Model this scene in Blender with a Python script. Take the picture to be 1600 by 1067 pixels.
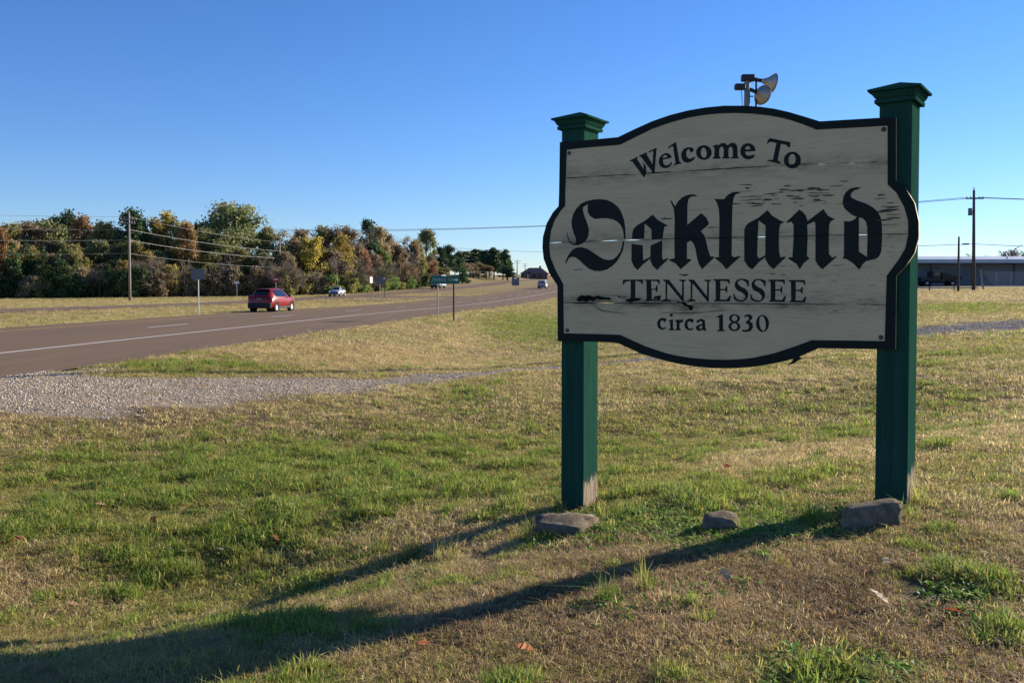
import bpy, bmesh, math, random
import numpy as np
from mathutils import Vector, Matrix
from mathutils.geometry import tessellate_polygon
rad = math.radians
scene = bpy.context.scene
for o in list(bpy.data.objects): bpy.data.objects.remove(o)

# ------------------------------------------------------------------ camera
CAMH, FPX, YH, PITCH = 1.65, 1350.0, 443.0, rad(1.6)
CY = YH + FPX * math.tan(PITCH)
cam_d = bpy.data.cameras.new('camera'); cam = bpy.data.objects.new('camera', cam_d)
scene.collection.objects.link(cam); scene.camera = cam
cam.location = (0, 0, CAMH); cam.rotation_euler = (rad(90) - PITCH, 0, 0)
cam_d.sensor_width = 36; cam_d.lens = FPX / 1600 * 36
cam_d.shift_y = -(533.5 - CY) / 1600
cam_d.clip_start = 0.05; cam_d.clip_end = 6000

# ------------------------------------------------------------------ light
SUN_AZ, SUN_EL = rad(57), rad(19.5)          # azimuth measured from +Y towards +X
world = bpy.data.worlds.new('World'); scene.world = world; world.use_nodes = True
wn = world.node_tree.nodes; wl = world.node_tree.links
sky = wn.new('ShaderNodeTexSky'); sky.sky_type = 'NISHITA'; sky.sun_disc = False
sky.sun_elevation = SUN_EL; sky.sun_rotation = SUN_AZ
sky.air_density = 1.0; sky.dust_density = 0.0; sky.ozone_density = 2.5; sky.altitude = 100
bg = wn['Background']; bg.inputs['Strength'].default_value = 0.062
tint = wn.new('ShaderNodeMix'); tint.data_type = 'RGBA'; tint.blend_type = 'MULTIPLY'; tint.inputs[0].default_value = 1; tint.inputs[7].default_value = (.80, .965, 1.38, 1)   # the camera's cool white balance
hs = wn.new('ShaderNodeHueSaturation'); hs.inputs['Saturation'].default_value = 1.09
wl.new(sky.outputs[0], tint.inputs[6]); wl.new(tint.outputs[2], hs.inputs['Color']); wl.new(hs.outputs[0], bg.inputs['Color'])
sun_d = bpy.data.lights.new('sun', 'SUN'); sun_d.energy = 5.0; sun_d.angle = rad(0.53); sun_d.color = (1.0, 0.88, 0.73)
sun = bpy.data.objects.new('sun', sun_d); scene.collection.objects.link(sun)
SUNDIR = Vector((math.sin(SUN_AZ) * math.cos(SUN_EL), math.cos(SUN_AZ) * math.cos(SUN_EL), math.sin(SUN_EL)))
sun.rotation_euler = SUNDIR.to_track_quat('Z', 'Y').to_euler(); sun.location = (30, 20, 40)
vs = scene.view_settings; vs.view_transform = 'Standard'; vs.look = 'None'; vs.gamma = 1; vs.exposure = 1.0
scene.cycles.max_bounces = 4; scene.cycles.transparent_max_bounces = 8
scene.render.film_transparent = False

# ------------------------------------------------------------------ projection helpers (pixel of the photograph -> direction)
def ray(px, py):
    u = (px - 800) / FPX; v = (CY - py) / FPX
    return Vector((u, math.cos(PITCH) + v * math.sin(PITCH), -math.sin(PITCH) + v * math.cos(PITCH)))
EYE = Vector((0, 0, CAMH))
def at_y(px, py, Y):
    r = ray(px, py); return EYE + r * (Y / r.y)
def at_plane(px, py, p0, n):
    r = ray(px, py); return EYE + r * ((p0 - EYE).dot(n) / r.dot(n))
def to_px(x, y, z):
    dz = z - CAMH
    d = y * math.cos(PITCH) - dz * math.sin(PITCH); up = y * math.sin(PITCH) + dz * math.cos(PITCH)
    d = np.where(np.abs(d) < 1e-3, 1e-3, d)
    return 800 + FPX * x / d, CY - FPX * up / d

# ------------------------------------------------------------------ terrain
RA = rad(8.5); DS = (math.sin(RA), math.cos(RA)); DT = (math.cos(RA), -math.sin(RA))
def st(x, y): return x * DS[0] + y * DS[1], x * DT[0] + y * DT[1]
def xy(s, t): return s * DS[0] + t * DT[0], s * DS[1] + t * DT[1]
_S = np.arange(-200, 4000, 4.0)
_Z = np.interp(_S, [-200, 0, 50, 86, 130, 172, 235, 300, 400, 520, 700, 4000], [-.15, -.15, -.2, -.48, -.3, .1, 1.15, 2.5, 3.6, 4.4, 4.6, 4.6])
_k = np.exp(-np.linspace(-2, 2, 13) ** 2); _k /= _k.sum()
_Z = np.convolve(np.pad(_Z, 6, mode='edge'), _k, mode='valid')
def zroad(s): return np.interp(s, _S, _Z)
def ss(a, b, x):
    t = np.clip((np.asarray(x, float) - a) / (b - a), 0, 1); return t * t * (3 - 2 * t)
def hashn(ix, iy, seed):
    h = (ix.astype(np.int64) * 374761393 + iy.astype(np.int64) * 668265263 + seed * 974634777) & 0xFFFFFFFF
    h = ((h ^ (h >> 13)) * 1274126177) & 0xFFFFFFFF
    return ((h ^ (h >> 16)) & 0xFFFFFF) / float(0xFFFFFF)
def vnoise(x, y, f=1.0, seed=0):
    x = np.asarray(x, float) * f; y = np.asarray(y, float) * f
    ix = np.floor(x); iy = np.floor(y); fx = x - ix; fy = y - iy
    fx = fx * fx * (3 - 2 * fx); fy = fy * fy * (3 - 2 * fy)
    a = hashn(ix, iy, seed); b = hashn(ix + 1, iy, seed); c = hashn(ix, iy + 1, seed); d = hashn(ix + 1, iy + 1, seed)
    return (a * (1 - fx) + b * fx) * (1 - fy) + (c * (1 - fx) + d * fx) * fy
def fbm(x, y, f, seed=0, o=3):
    r = 0; a = .5; n = 0
    for i in range(o):
        r = r + a * vnoise(x, y, f * 2 ** i, seed + i * 7); n += a; a *= .5
    return r / n
T_NEAR, T_MED, T_FAR0, T_FAR1 = -12.0, -26.0, -40.4, -48.2
X0, X1 = 104.0, 131.0                          # median crossover
def G(x, y):
    x = np.asarray(x, float); y = np.asarray(y, float)
    s, t = st(x, y); zr = zroad(s)
    fr = -.5 + .75 * ss(-3, 14, t) + .95 * ss(8, 55, t) + ss(150, 300, s) * zr * .7
    dip = .32 * np.exp(-((t + 5) / 2.6) ** 2) * ss(19, 27, s) * (1 - ss(120, 170, s))
    right = zr * (1 - ss(-11.6, -5.5, t)) + fr * ss(-11.6, -5.5, t) - dip
    zp = .04 + .09 * (x - 2.75) - .11 * (y - 6.25); zp = -.25 + .5 * np.tanh((zp + .25) / .5) - .38 * np.exp(-((x + 2.4) / 2.0) ** 2 - ((y - 6.3) / 1.7) ** 2)
    w = 1 - ss(6.5, 12.5, np.hypot((x - 1.0) * .8, y - 5.5))
    z = right * (1 - w) + zp * w
    z = z + (fbm(x, y, .7, 3) - .5) * .10 * ss(-11.5, -9, t) + (fbm(x, y, 3.1, 5) - .5) * .035 * ss(-11.5, -9.5, t)
    med = zr - .22 * np.clip(1 - ((t + 33.2) / 7.2) ** 2, 0, 1) * (1 - ss(X0 - 4, X0, s) * (1 - ss(X1, X1 + 4, s))) + .05 * (vnoise(x, y, .5, 9) - .5) * np.clip(1 - ((t + 33.2) / 7.2) ** 2, 0, 1)
    left = zr + 2.2 * ss(-50, -72, t) * ss(215, 330, s) - .05 * ss(-48, -52, t) * (1 - ss(215, 330, s))
    out = np.where(t > T_NEAR, z, np.where(t > T_MED, zr, np.where(t > T_FAR0, med, np.where(t > T_FAR1, zr, left))))
    onroad = ((t <= T_NEAR) & (t >= T_MED)) | ((t <= T_FAR0) & (t >= T_FAR1)) | ((t < T_MED) & (t > T_FAR0) & (s > X0) & (s < X1))
    return np.where(onroad, zr - .04, out)
def g1(x, y): return float(G(np.array([x]), np.array([y]))[0])
def at_ground(px, py, dmax=400):
    r = ray(px, py); lo = .5
    ds = np.geomspace(2.0, dmax, 400); xs = ds * r.x / r.y; zs = CAMH + ds * r.z / r.y
    below = zs < G(xs, ds)
    i = int(np.argmax(below)) if below.any() else len(ds) - 1
    lo, hi = ds[max(i - 1, 0)], ds[i]
    ds = np.linspace(lo, hi, 120); xs = ds * r.x / r.y; gz_ = G(xs, ds); below = CAMH + ds * r.z / r.y < gz_
    i = int(np.argmax(below)) if below.any() else len(ds) - 1
    return Vector((xs[i], ds[i], gz_[i]))

# ------------------------------------------------------------------ object helpers
COL = scene.collection
def tag(o, label=None, cat=None, group=None, kind=None):
    if label: o['label'] = label
    if cat: o['category'] = cat
    if group: o['group'] = group
    if kind: o['kind'] = kind
    return o
def empty(name, loc, rz=0, label=None, cat=None, group=None):
    o = bpy.data.objects.new(name, None); COL.objects.link(o); o.location = loc; o.rotation_euler = (0, 0, rz)
    o.empty_display_size = .2
    return tag(o, label, cat, group)
def link_mesh(name, me, mat, parent=None, loc=(0, 0, 0), smooth=False):
    o = bpy.data.objects.new(name, me); COL.objects.link(o)
    if mat is not None and not me.materials: me.materials.append(mat)
    if parent: o.parent = parent
    o.location = loc
    if smooth: me.polygons.foreach_set('use_smooth', [True] * len(me.polygons))
    return o
class MB:
    def __init__(s): s.v = []; s.f = []
    def add(s, vs, fs):
        k = len(s.v); s.v += [tuple(v) for v in vs]; s.f += [tuple(i + k for i in f) for f in fs]; return s
    def box(s, c, d, rz=0, rot=None):
        M = rot if rot is not None else Matrix.Rotation(rz, 3, 'Z')
        vs = [Vector(c) + M @ Vector((sx * d[0] / 2, sy * d[1] / 2, sz * d[2] / 2)) for sz in (-1, 1) for sy in (-1, 1) for sx in (-1, 1)]
        return s.add(vs, [(0, 2, 3, 1), (4, 5, 7, 6), (0, 1, 5, 4), (2, 6, 7, 3), (0, 4, 6, 2), (1, 3, 7, 5)])
    def tube(s, pts, rs, n=8, cap=True):
        pts = [Vector(p) for p in pts]
        if not hasattr(rs, '__len__'): rs = [rs] * len(pts)
        vs = []; fs = []
        for i, p in enumerate(pts):
            d = (pts[min(i + 1, len(pts) - 1)] - pts[max(i - 1, 0)]).normalized()
            a = d.cross(Vector((0, 0, 1)) if abs(d.z) < .9 else Vector((1, 0, 0))).normalized(); b = d.cross(a)
            for k in range(n):
                th = 2 * math.pi * k / n; vs.append(p + (a * math.cos(th) + b * math.sin(th)) * rs[i])
        for i in range(len(pts) - 1):
            for k in range(n):
                q = (k + 1) % n; fs.append((i * n + k, i * n + q, (i + 1) * n + q, (i + 1) * n + k))
        if cap:
            fs.append(tuple(range(n - 1, -1, -1))); fs.append(tuple((len(pts) - 1) * n + k for k in range(n)))
        return s.add(vs, fs)
    def lathe(s, prof, M, n=20):
        vs = []; fs = []
        for (r, z) in prof:
            for k in range(n):
                th = 2 * math.pi * k / n; vs.append(M @ Vector((r * math.cos(th), r * math.sin(th), z)))
        for i in range(len(prof) - 1):
            for k in range(n):
                q = (k + 1) % n; fs.append((i * n + k, i * n + q, (i + 1) * n + q, (i + 1) * n + k))
        return s.add(vs, fs)
    def prism(s, loops, fn_front, fn_back):
        """loops: outer then holes (2-d); fn maps a 2-d point to 3-d"""
        flat = [p for l in loops for p in l]
        tris = tessellate_polygon([[Vector((p[0], p[1], 0)) for p in l] for l in loops])
        n = len(flat)
        vs = [fn_front(p) for p in flat] + [fn_back(p) for p in flat]
        fs = [tuple(t) for t in tris] + [tuple(i + n for i in reversed(t)) for t in tris]
        k = 0
        for l in loops:
            m = len(l)
            for i in range(m):
                a = k + i; b = k + (i + 1) % m; fs.append((a, b, b + n, a + n))
            k += m
        return s.add(vs, fs)
    def build(s, name, mat, parent=None, origin=(0, 0, 0), smooth=False, bevel=0, local=None):
        """vertices in the parent's frame (or world); origin = the object's own origin in that frame"""
        me = bpy.data.meshes.new(name); O = Vector(origin)
        me.from_pydata([tuple(Vector(v) - O) for v in s.v], [], s.f)
        bm = bmesh.new(); bm.from_mesh(me); bmesh.ops.recalc_face_normals(bm, faces=bm.faces)
        if bevel: bmesh.ops.bevel(bm, geom=[e for e in bm.edges if len(e.link_faces) == 2 and e.calc_face_angle(0) > .6], offset=bevel, segments=2, affect='EDGES', profile=.5)
        bm.to_mesh(me); bm.free(); me.update()
        return link_mesh(name, me, mat, parent, O, smooth)
def copy_tree(o, parent=None):
    c = o.copy(); COL.objects.link(c); c.parent = parent
    for ch in list(o.children): copy_tree(ch, c)
    return c

# ------------------------------------------------------------------ materials
def srgb(r, g, b):
    f = lambda c: ((c / 255) / 12.92 if c / 255 <= .04045 else ((c / 255 + .055) / 1.055) ** 2.4)
    return (f(r), f(g), f(b), 1)
class Mat:
    def __init__(s, name, rough=.8, spec=.3, metal=0):
        s.m = bpy.data.materials.new(name); s.m.use_nodes = True; s.n = s.m.node_tree.nodes; s.l = s.m.node_tree.links
        s.p = s.n['Principled BSDF']; s.p.inputs['Roughness'].default_value = rough
        s.p.inputs['Specular IOR Level'].default_value = spec; s.p.inputs['Metallic'].default_value = metal
    def N(s, t, **kw):
        n = s.n.new(t)
        for k, v in kw.items():
            if k in n.inputs.keys(): n.inputs[k].default_value = v
            else: setattr(n, k, v)
        return n
    def coords(s, kind='Object', scale=(1, 1, 1)):
        c = s.N('ShaderNodeTexCoord'); mp = s.N('ShaderNodeMapping'); mp.inputs['Scale'].default_value = scale
        s.l.new(c.outputs[kind], mp.inputs[0]); return mp.outputs[0]
    def wpos(s, scale=(1, 1, 1), rz=0):
        c = s.N('ShaderNodeNewGeometry'); mp = s.N('ShaderNodeMapping'); mp.inputs['Scale'].default_value = scale; mp.inputs['Rotation'].default_value = (0, 0, rz)
        s.l.new(c.outputs['Position'], mp.inputs[0]); return mp.outputs[0]
    def noise(s, vec, scale=5, detail=4, rough=.55, dist=0):
        n = s.N('ShaderNodeTexNoise'); n.inputs['Scale'].default_value = scale; n.inputs['Detail'].default_value = detail
        n.inputs['Roughness'].default_value = rough; n.inputs['Distortion'].default_value = dist
        s.l.new(vec, n.inputs['Vector']); return n.outputs['Fac']
    def ramp(s, fac, stops):
        r = s.N('ShaderNodeValToRGB'); e = r.color_ramp.elements
        while len(e) < len(stops): e.new(.5)
        for i, (p, c) in enumerate(stops): e[i].position = p; e[i].color = c
        s.l.new(fac, r.inputs[0]); return r.outputs[0]
    def mix(s, fac, a, b, mode='MIX'):
        n = s.N('ShaderNodeMix', data_type='RGBA', blend_type=mode)
        for sock, v in ((n.inputs[0], fac), (n.inputs[6], a), (n.inputs[7], b)):
            if isinstance(v, (int, float, tuple)): sock.default_value = v
            else: s.l.new(v, sock)
        return n.outputs[2]
    def math(s, op, a, b=0.0, clamp=False):
        n = s.N('ShaderNodeMath', operation=op); n.use_clamp = clamp
        for sock, v in ((n.inputs[0], a), (n.inputs[1], b)):
            if isinstance(v, (int, float)): sock.default_value = v
            else: s.l.new(v, sock)
        return n.outputs[0]
    def mapr(s, v, a, b, c=0., d=1.):
        n = s.N('ShaderNodeMapRange'); n.inputs[1].default_value = a; n.inputs[2].default_value = b; n.inputs[3].default_value = c; n.inputs[4].default_value = d
        s.l.new(v, n.inputs[0]); return n.outputs[0]
    def attr(s, name):
        n = s.N('ShaderNodeAttribute', attribute_name=name); return n.outputs['Fac']
    def color(s, c):
        if isinstance(c, tuple): s.p.inputs['Base Color'].default_value = c
        else: s.l.new(c, s.p.inputs['Base Color'])
        return s
    def bump(s, h, strength=.3, dist=.02):
        b = s.N('ShaderNodeBump'); b.inputs['Strength'].default_value = strength; b.inputs['Distance'].default_value = dist
        s.l.new(h, b.inputs['Height']); s.l.new(b.outputs[0], s.p.inputs['Normal']); return s
def C3(r, g, b): return (r, g, b, 1)
def simple(name, c, rough=.7, spec=.3, metal=0, var=.25, scale=6, bump=0):
    m = Mat(name, rough, spec, metal); v = m.coords('Object'); n = m.noise(v, scale, 4)
    a = tuple(x * (1 - var) for x in c[:3]) + (1,); b = tuple(min(1, x * (1 + var)) for x in c[:3]) + (1,)
    m.color(m.ramp(n, [(.3, a), (.7, b)]))
    if bump: m.bump(n, bump, .01)
    return m.m
def leafy(name, c0, c1, trans=.3, hue=None, rough=.6, patch=None):
    """foliage: colour differs from leaf to leaf (per island), from plant to plant and in patches over the ground"""
    m = Mat(name, rough, .25); g = m.N('ShaderNodeNewGeometry'); oi = m.N('ShaderNodeObjectInfo')
    col = m.mix(g.outputs['Random Per Island'], c0, c1)
    hs = m.N('ShaderNodeHueSaturation')
    m.l.new(m.mapr(oi.outputs['Random'], 0, 1, .75, 1.3), hs.inputs['Value']); m.l.new(col, hs.inputs['Color'])
    m.l.new(m.mapr(oi.outputs['Random'], 0, 1, .49, .51), hs.inputs['Hue'])
    col = hs.outputs[0]
    if patch: col = m.mix(m.mapr(m.noise(m.wpos(), patch[0], 3), .4, .65), col, patch[1])
    m.color(col)
    tr = m.N('ShaderNodeBsdfTranslucent'); m.l.new(col, tr.inputs['Color'])
    mx = m.N('ShaderNodeMixShader'); mx.inputs[0].default_value = trans
    m.l.new(m.p.outputs[0], mx.inputs[1]); m.l.new(tr.outputs[0], mx.inputs[2])
    m.l.new(mx.outputs[0], m.n['Material Output'].inputs['Surface'])
    return m.m

# ground: straw, green and bare soil by world noise plus two layout attributes (green, gravel)
m = Mat('lawn', .95, .1); P = m.wpos()
straw = m.ramp(m.noise(P, 1.3, 6, .7), [(.25, C3(.16, .105, .05)), (.45, C3(.29, .20, .095)), (.62, C3(.33, .25, .115)), (.8, C3(.25, .20, .085))])
fine = m.noise(m.wpos((1, 1, 1)), 38, 5, .75); straw = m.mix(.45, straw, m.ramp(fine, [(.3, C3(.09, .06, .032)), (.55, C3(.30, .21, .105)), (.75, C3(.42, .33, .17))]))
grn = m.ramp(m.noise(P, 9, 5, .7), [(.3, C3(.05, .07, .015)), (.7, C3(.13, .15, .04))])
straw = m.mix(m.attr('turf'), straw, m.ramp(fine, [(.3, C3(.045, .032, .02)), (.6, C3(.13, .092, .05)), (.8, C3(.22, .165, .09))]))
gfac = m.math('ADD', m.attr('green'), m.math('MULTIPLY', m.math('SUBTRACT', m.noise(P, 2.2, 6, .7), .5), 1.4))
col = m.mix(m.mapr(gfac, .35, .75), straw, grn)
far_g = m.mapr(m.noise(m.wpos((.06, .22, 1)), 1.0, 4, .6), .46, .60)
col = m.mix(m.math('MULTIPLY', far_g, .75), col, m.ramp(m.noise(P, 6, 4), [(.3, C3(.13, .135, .035)), (.7, C3(.24, .22, .07))]))
gr = m.ramp(m.noise(P, 26, 3, .8), [(.3, C3(.15, .115, .075)), (.5, C3(.28, .22, .155)), (.68, C3(.44, .365, .275))])
gv = m.math('ADD', m.attr('gravel'), m.math('MULTIPLY', m.math('SUBTRACT', m.noise(P, 3.0, 5, .75), .5), .9))
col = m.mix(m.mapr(gv, .35, .75), col, gr)
m.color(col); m.bump(m.noise(P, 30, 5, .7), .6, .03); M_LAWN = m.m

m = Mat('asphalt', .9, .12); R_ = m.wpos((1, 1, 1), -0)
streak = m.noise(m.wpos((3.0, .05, 1), RA), .8, 4, .6); spk = m.noise(m.wpos(), 60, 3, .7)
c = m.ramp(streak, [(.3, C3(.145, .096, .058)), (.7, C3(.205, .138, .086))])
c = m.mix(.35, c, m.ramp(spk, [(.3, C3(.085, .058, .036)), (.7, C3(.255, .178, .115))]))
c = m.mix(m.math('MULTIPLY', m.mapr(m.noise(m.wpos(), .25, 5, .6), .5, .7), .35), c, C3(.12, .095, .08))
m.color(c); m.bump(spk, .3, .01); M_ASPH = m.m
m = Mat('road_paint', .75, .3); w = m.noise(m.wpos(), 9, 6, .7)
m.color(m.ramp(w, [(.25, C3(.3, .26, .22)), (.42, C3(.66, .64, .58)), (.8, C3(.78, .76, .70))])); M_PAINT = m.m
m = Mat('yellow_paint', .75, .3); m.color(m.ramp(m.noise(m.wpos(), 9, 6, .7), [(.3, C3(.3, .22, .12)), (.5, C3(.55, .38, .1))])); M_YEL = m.m

# the sign's white paint: grain, grime streaks, flaked patches and rot along the joints
m = Mat('weathered_white_paint', .75, .25); O = m.coords('Object')
grain = m.noise(m.coords('Object', (1.2, 1, 26)), 3.2, 6, .65, .3)
base = m.ramp(m.noise(m.coords('Object', (.5, 1, 2.5)), 1.6, 5, .6), [(.3, C3(.57, .42, .235)), (.7, C3(.69, .51, .29))])
base = m.mix(m.math('MULTIPLY', m.mapr(grain, .53, .72), .55), base, C3(.20, .17, .12))
sep = m.N('ShaderNodeSeparateXYZ'); m.l.new(O, sep.inputs[0])
flk = m.noise(m.coords('Object', (3.2, 1, 22)), 2.6, 5, .7, .4)
fl_mask = m.math('MULTIPLY', m.mapr(sep.outputs[0], -.1, .3), m.math('MULTIPLY', m.mapr(sep.outputs[2], 1.45, 1.58), m.mapr(sep.outputs[2], 2.12, 2.0)))
base = m.mix(m.math('MULTIPLY', m.mapr(flk, .585, .64), m.math('MULTIPLY', fl_mask, .8)), base, C3(.10, .085, .08))
gm = m.attr('joint')                              # closeness to a joint between planks
grime = m.math('MULTIPLY', gm, m.mapr(m.noise(m.coords('Object', (3, 1, 9)), 2.0, 5, .7), .38, .72))
base = m.mix(m.math('MULTIPLY', grime, .8), base, C3(.13, .11, .075))
rot = m.math('MULTIPLY', m.math('MULTIPLY', m.attr('rot'), .55), m.mapr(m.noise(m.coords('Object', (9, 1, 30)), 1.6, 5, .75), .40, .50))
base = m.mix(rot, base, C3(.012, .010, .009))
m.color(base); m.bump(grain, .25, .004); M_WHITE = m.m
m = Mat('dark_green_paint', .6, .15); n = m.noise(m.coords('Object', (4, 4, 30)), 2, 5, .6)
m.color(m.ramp(n, [(.3, C3(.006, .010, .008)), (.7, C3(.010, .016, .013))])); m.bump(n, .15, .004); M_BORDER = m.m
m = Mat('letter_paint', .65, .15); n = m.noise(m.coords('Object', (3, 3, 20)), 3, 6, .7)
m.color(m.ramp(n, [(.3, C3(.010, .013, .011)), (.74, C3(.017, .021, .018)), (.83, C3(.08, .075, .07))])); M_LETTER = m.m
m = Mat('post_green_paint', 1.0, .0); O = m.coords('Object'); sep = m.N('ShaderNodeSeparateXYZ'); m.l.new(O, sep.inputs[0])
gn = m.noise(m.coords('Object', (30, 30, 1.6)), 1.3, 6, .65)
pc = m.ramp(gn, [(.25, C3(.013, .048, .034)), (.6, C3(.020, .070, .050)), (.85, C3(.034, .098, .072))])
bare = m.ramp(m.noise(m.coords('Object', (40, 40, 2)), 1.5, 6, .7), [(.3, C3(.10, .075, .05)), (.55, C3(.36, .30, .22)), (.8, C3(.5, .44, .35))])
edge = m.math('ADD', sep.outputs[2], m.math('MULTIPLY', m.math('SUBTRACT', m.noise(m.coords('Object', (22, 22, 3)), 1.5, 5, .7), .5), -.42))
tcn = m.N('ShaderNodeTexCoord'); sn = m.N('ShaderNodeSeparateXYZ'); m.l.new(tcn.outputs['Normal'], sn.inputs[0])      # weather has stripped the side face only
pc = m.mix(m.math('MULTIPLY', m.mapr(edge, .26, .22), m.mapr(sn.outputs[0], .3, .7)), pc, bare)
m.color(pc); m.bump(gn, .3, .006); M_POST = m.m
M_BOLT = simple('rusty_bolt', C3(.10, .085, .08), .6, .5, .6, .4, 60)
m = Mat('grey_stone', .95, .1); n = m.noise(m.coords('Object'), 14, 7, .7)
m.color(m.mix(m.mapr(m.noise(m.coords('Object'), 5, 4), .5, .7), m.ramp(n, [(.3, C3(.075, .056, .036)), (.5, C3(.17, .135, .092)), (.72, C3(.31, .255, .18))]), C3(.14, .125, .08))); m.bump(n, .8, .02); M_STONE = m.m
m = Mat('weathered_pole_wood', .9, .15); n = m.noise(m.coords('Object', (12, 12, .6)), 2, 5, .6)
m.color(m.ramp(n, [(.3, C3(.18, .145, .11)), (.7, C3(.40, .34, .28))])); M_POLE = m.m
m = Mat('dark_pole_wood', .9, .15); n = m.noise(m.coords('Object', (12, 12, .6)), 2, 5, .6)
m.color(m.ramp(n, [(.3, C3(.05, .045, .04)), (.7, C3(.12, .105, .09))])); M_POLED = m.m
M_GALV = simple('galvanised_steel', C3(.36, .36, .36), .5, .5, .6, .2, 20)
M_BACK = simple('aluminium_sign_back', C3(.13, .14, .15), .6, .3, .2, .15, 5)
M_DKST = simple('dark_steel', C3(.03, .03, .03), .5, .4, .3, .3, 10)
M_WIRE = simple('weathered_wire', C3(.36, .34, .31), .6, .4, .3, .1, 3)
M_GREEN = simple('sign_green', C3(.006, .11, .075), .45, .4, 0, .15, 4)
M_WSIGN = simple('sign_white', C3(.7, .7, .68), .5, .4, 0, .08, 4)
M_LTXT = simple('reflective_lettering', C3(.35, .42, .38), .5, .4, 0, .08, 4)
M_RED = simple('sign_red', C3(.32, .02, .02), .45, .4, 0, .15, 4)
m = Mat('horn_metal', .5, .4, .55); n = m.noise(m.coords('Object'), 5, 4); m.color(m.ramp(n, [(.3, C3(.32, .28, .23)), (.7, C3(.50, .45, .38))])); M_HORN = m.m
def carpaint(name, c, metal=.25):
    m = Mat(name, .35, .4, metal); n = m.noise(m.coords('Object'), 3, 3); a = tuple(x * .85 for x in c[:3]) + (1,)
    m.color(m.mix(n, a, c)); m.p.inputs['Coat Weight'].default_value = .12; m.p.inputs['Coat Roughness'].default_value = .06; return m.m
M_REDCAR = carpaint('red_car_paint', C3(.23, .004, .004), 0); M_SILVER = carpaint('silver_car_paint', C3(.5, .51, .53), .5)
M_VANW = carpaint('white_car_paint', C3(.7, .7, .7), 0); M_TRUCK = simple('truck_box_grey', C3(.30, .33, .38), .5, .4, 0, .1, 3)
M_GLASS = simple('car_glass', C3(.012, .015, .018), .06, .6, 0, .1, 3)
M_TYRE = simple('tyre_rubber', C3(.012, .012, .012), .85, .2, 0, .2, 20)
M_RIM = simple('alloy_rim', C3(.62, .62, .63), .3, .5, .7, .1, 10)
M_TRIM = simple('black_plastic', C3(.015, .015, .016), .6, .3, 0, .2, 10)
M_LAMPR = simple('red_lamp_lens', C3(.35, .008, .012), .2, .5, 0, .1, 10)
M_LAMPW = simple('clear_lamp_lens', C3(.6, .6, .6), .15, .6, .2, .1, 10)
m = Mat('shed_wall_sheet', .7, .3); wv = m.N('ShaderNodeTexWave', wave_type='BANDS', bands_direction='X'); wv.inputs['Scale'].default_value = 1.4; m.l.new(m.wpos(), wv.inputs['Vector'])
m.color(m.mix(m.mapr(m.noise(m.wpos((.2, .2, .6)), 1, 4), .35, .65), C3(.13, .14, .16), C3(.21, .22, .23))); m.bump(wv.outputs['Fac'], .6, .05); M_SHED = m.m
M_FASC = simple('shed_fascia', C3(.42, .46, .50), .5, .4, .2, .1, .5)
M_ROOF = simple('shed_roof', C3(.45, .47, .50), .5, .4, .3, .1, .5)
M_BRICK = simple('brown_roof', C3(.28, .15, .11), .9, .1, 0, .25, 2)
M_CREAM = simple('brick_wall', C3(.12, .06, .045), .9, .1, 0, .1, 2)
M_CONC = simple('concrete', C3(.38, .36, .33), .9, .1, 0, .15, 3)
m = Mat('bark', .95, .1); n = m.noise(m.coords('Object', (3, 3, .6)), 2, 4); m.color(m.ramp(n, [(.3, C3(.06, .048, .038)), (.7, C3(.16, .135, .11))])); M_BARK = m.m
M_TWIG = simple('grey_twigs', C3(.24, .195, .15), .95, .1, 0, .3, 2)

# ------------------------------------------------------------------ ground sheet
GREEN = [(560, 745, 360, 62, .75), (260, 850, 270, 110, .75), (130, 760, 200, 50, .35), (1060, 795, 190, 42, .7), (1000, 700, 160, 50, .35), (1330, 1045, 130, 40, .6), (1560, 1010, 60, 50, .35),
         (840, 512, 90, 24, .9), (310, 572, 130, 9, .9), (1530, 552, 130, 22, .35), (1350, 640, 250, 60, .25), (740, 625, 160, 18, .2), (1500, 480, 110, 9, .6), (640, 880, 60, 20, .3), (430, 990, 60, 12, .6), (1480, 870, 90, 50, .25)]
BROWN = [(700, 850, 160, 45, .5), (900, 980, 300, 60, .45), (1250, 960, 220, 70, .4), (60, 900, 120, 60, .55), (300, 640, 350, 22, .5), (600, 545, 220, 26, .4), (1500, 465, 120, 7, .5), (480, 525, 160, 20, .3)]
def green_at(x, y, z):
    px, py = to_px(x, y, z); g = np.full(np.shape(x), .34)
    ok = (np.asarray(y) > 1.5)
    for cx, cy, rx, ry, a in GREEN: g = g + a * np.exp(-((px - cx) / rx) ** 2 - ((py - cy) / ry) ** 2) * ok
    for cx, cy, rx, ry, a in BROWN: g = g - .65 * a * np.exp(-((px - cx) / rx) ** 2 - ((py - cy) / ry) ** 2) * ok
    return np.clip(g * .82, 0, .8)
TRACK = []
for px, py, w in [(-60, 605, 2.6), (120, 611, 2.5), (400, 604, 1.9), (650, 594, 1.1), (800, 578, .45), (1000, 563, .55), (1250, 540, 1.3), (1450, 516, 2.6), (1640, 506, 3.4)]:
    p = at_ground(px, py); TRACK.append((p.x, p.y, w))
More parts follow.
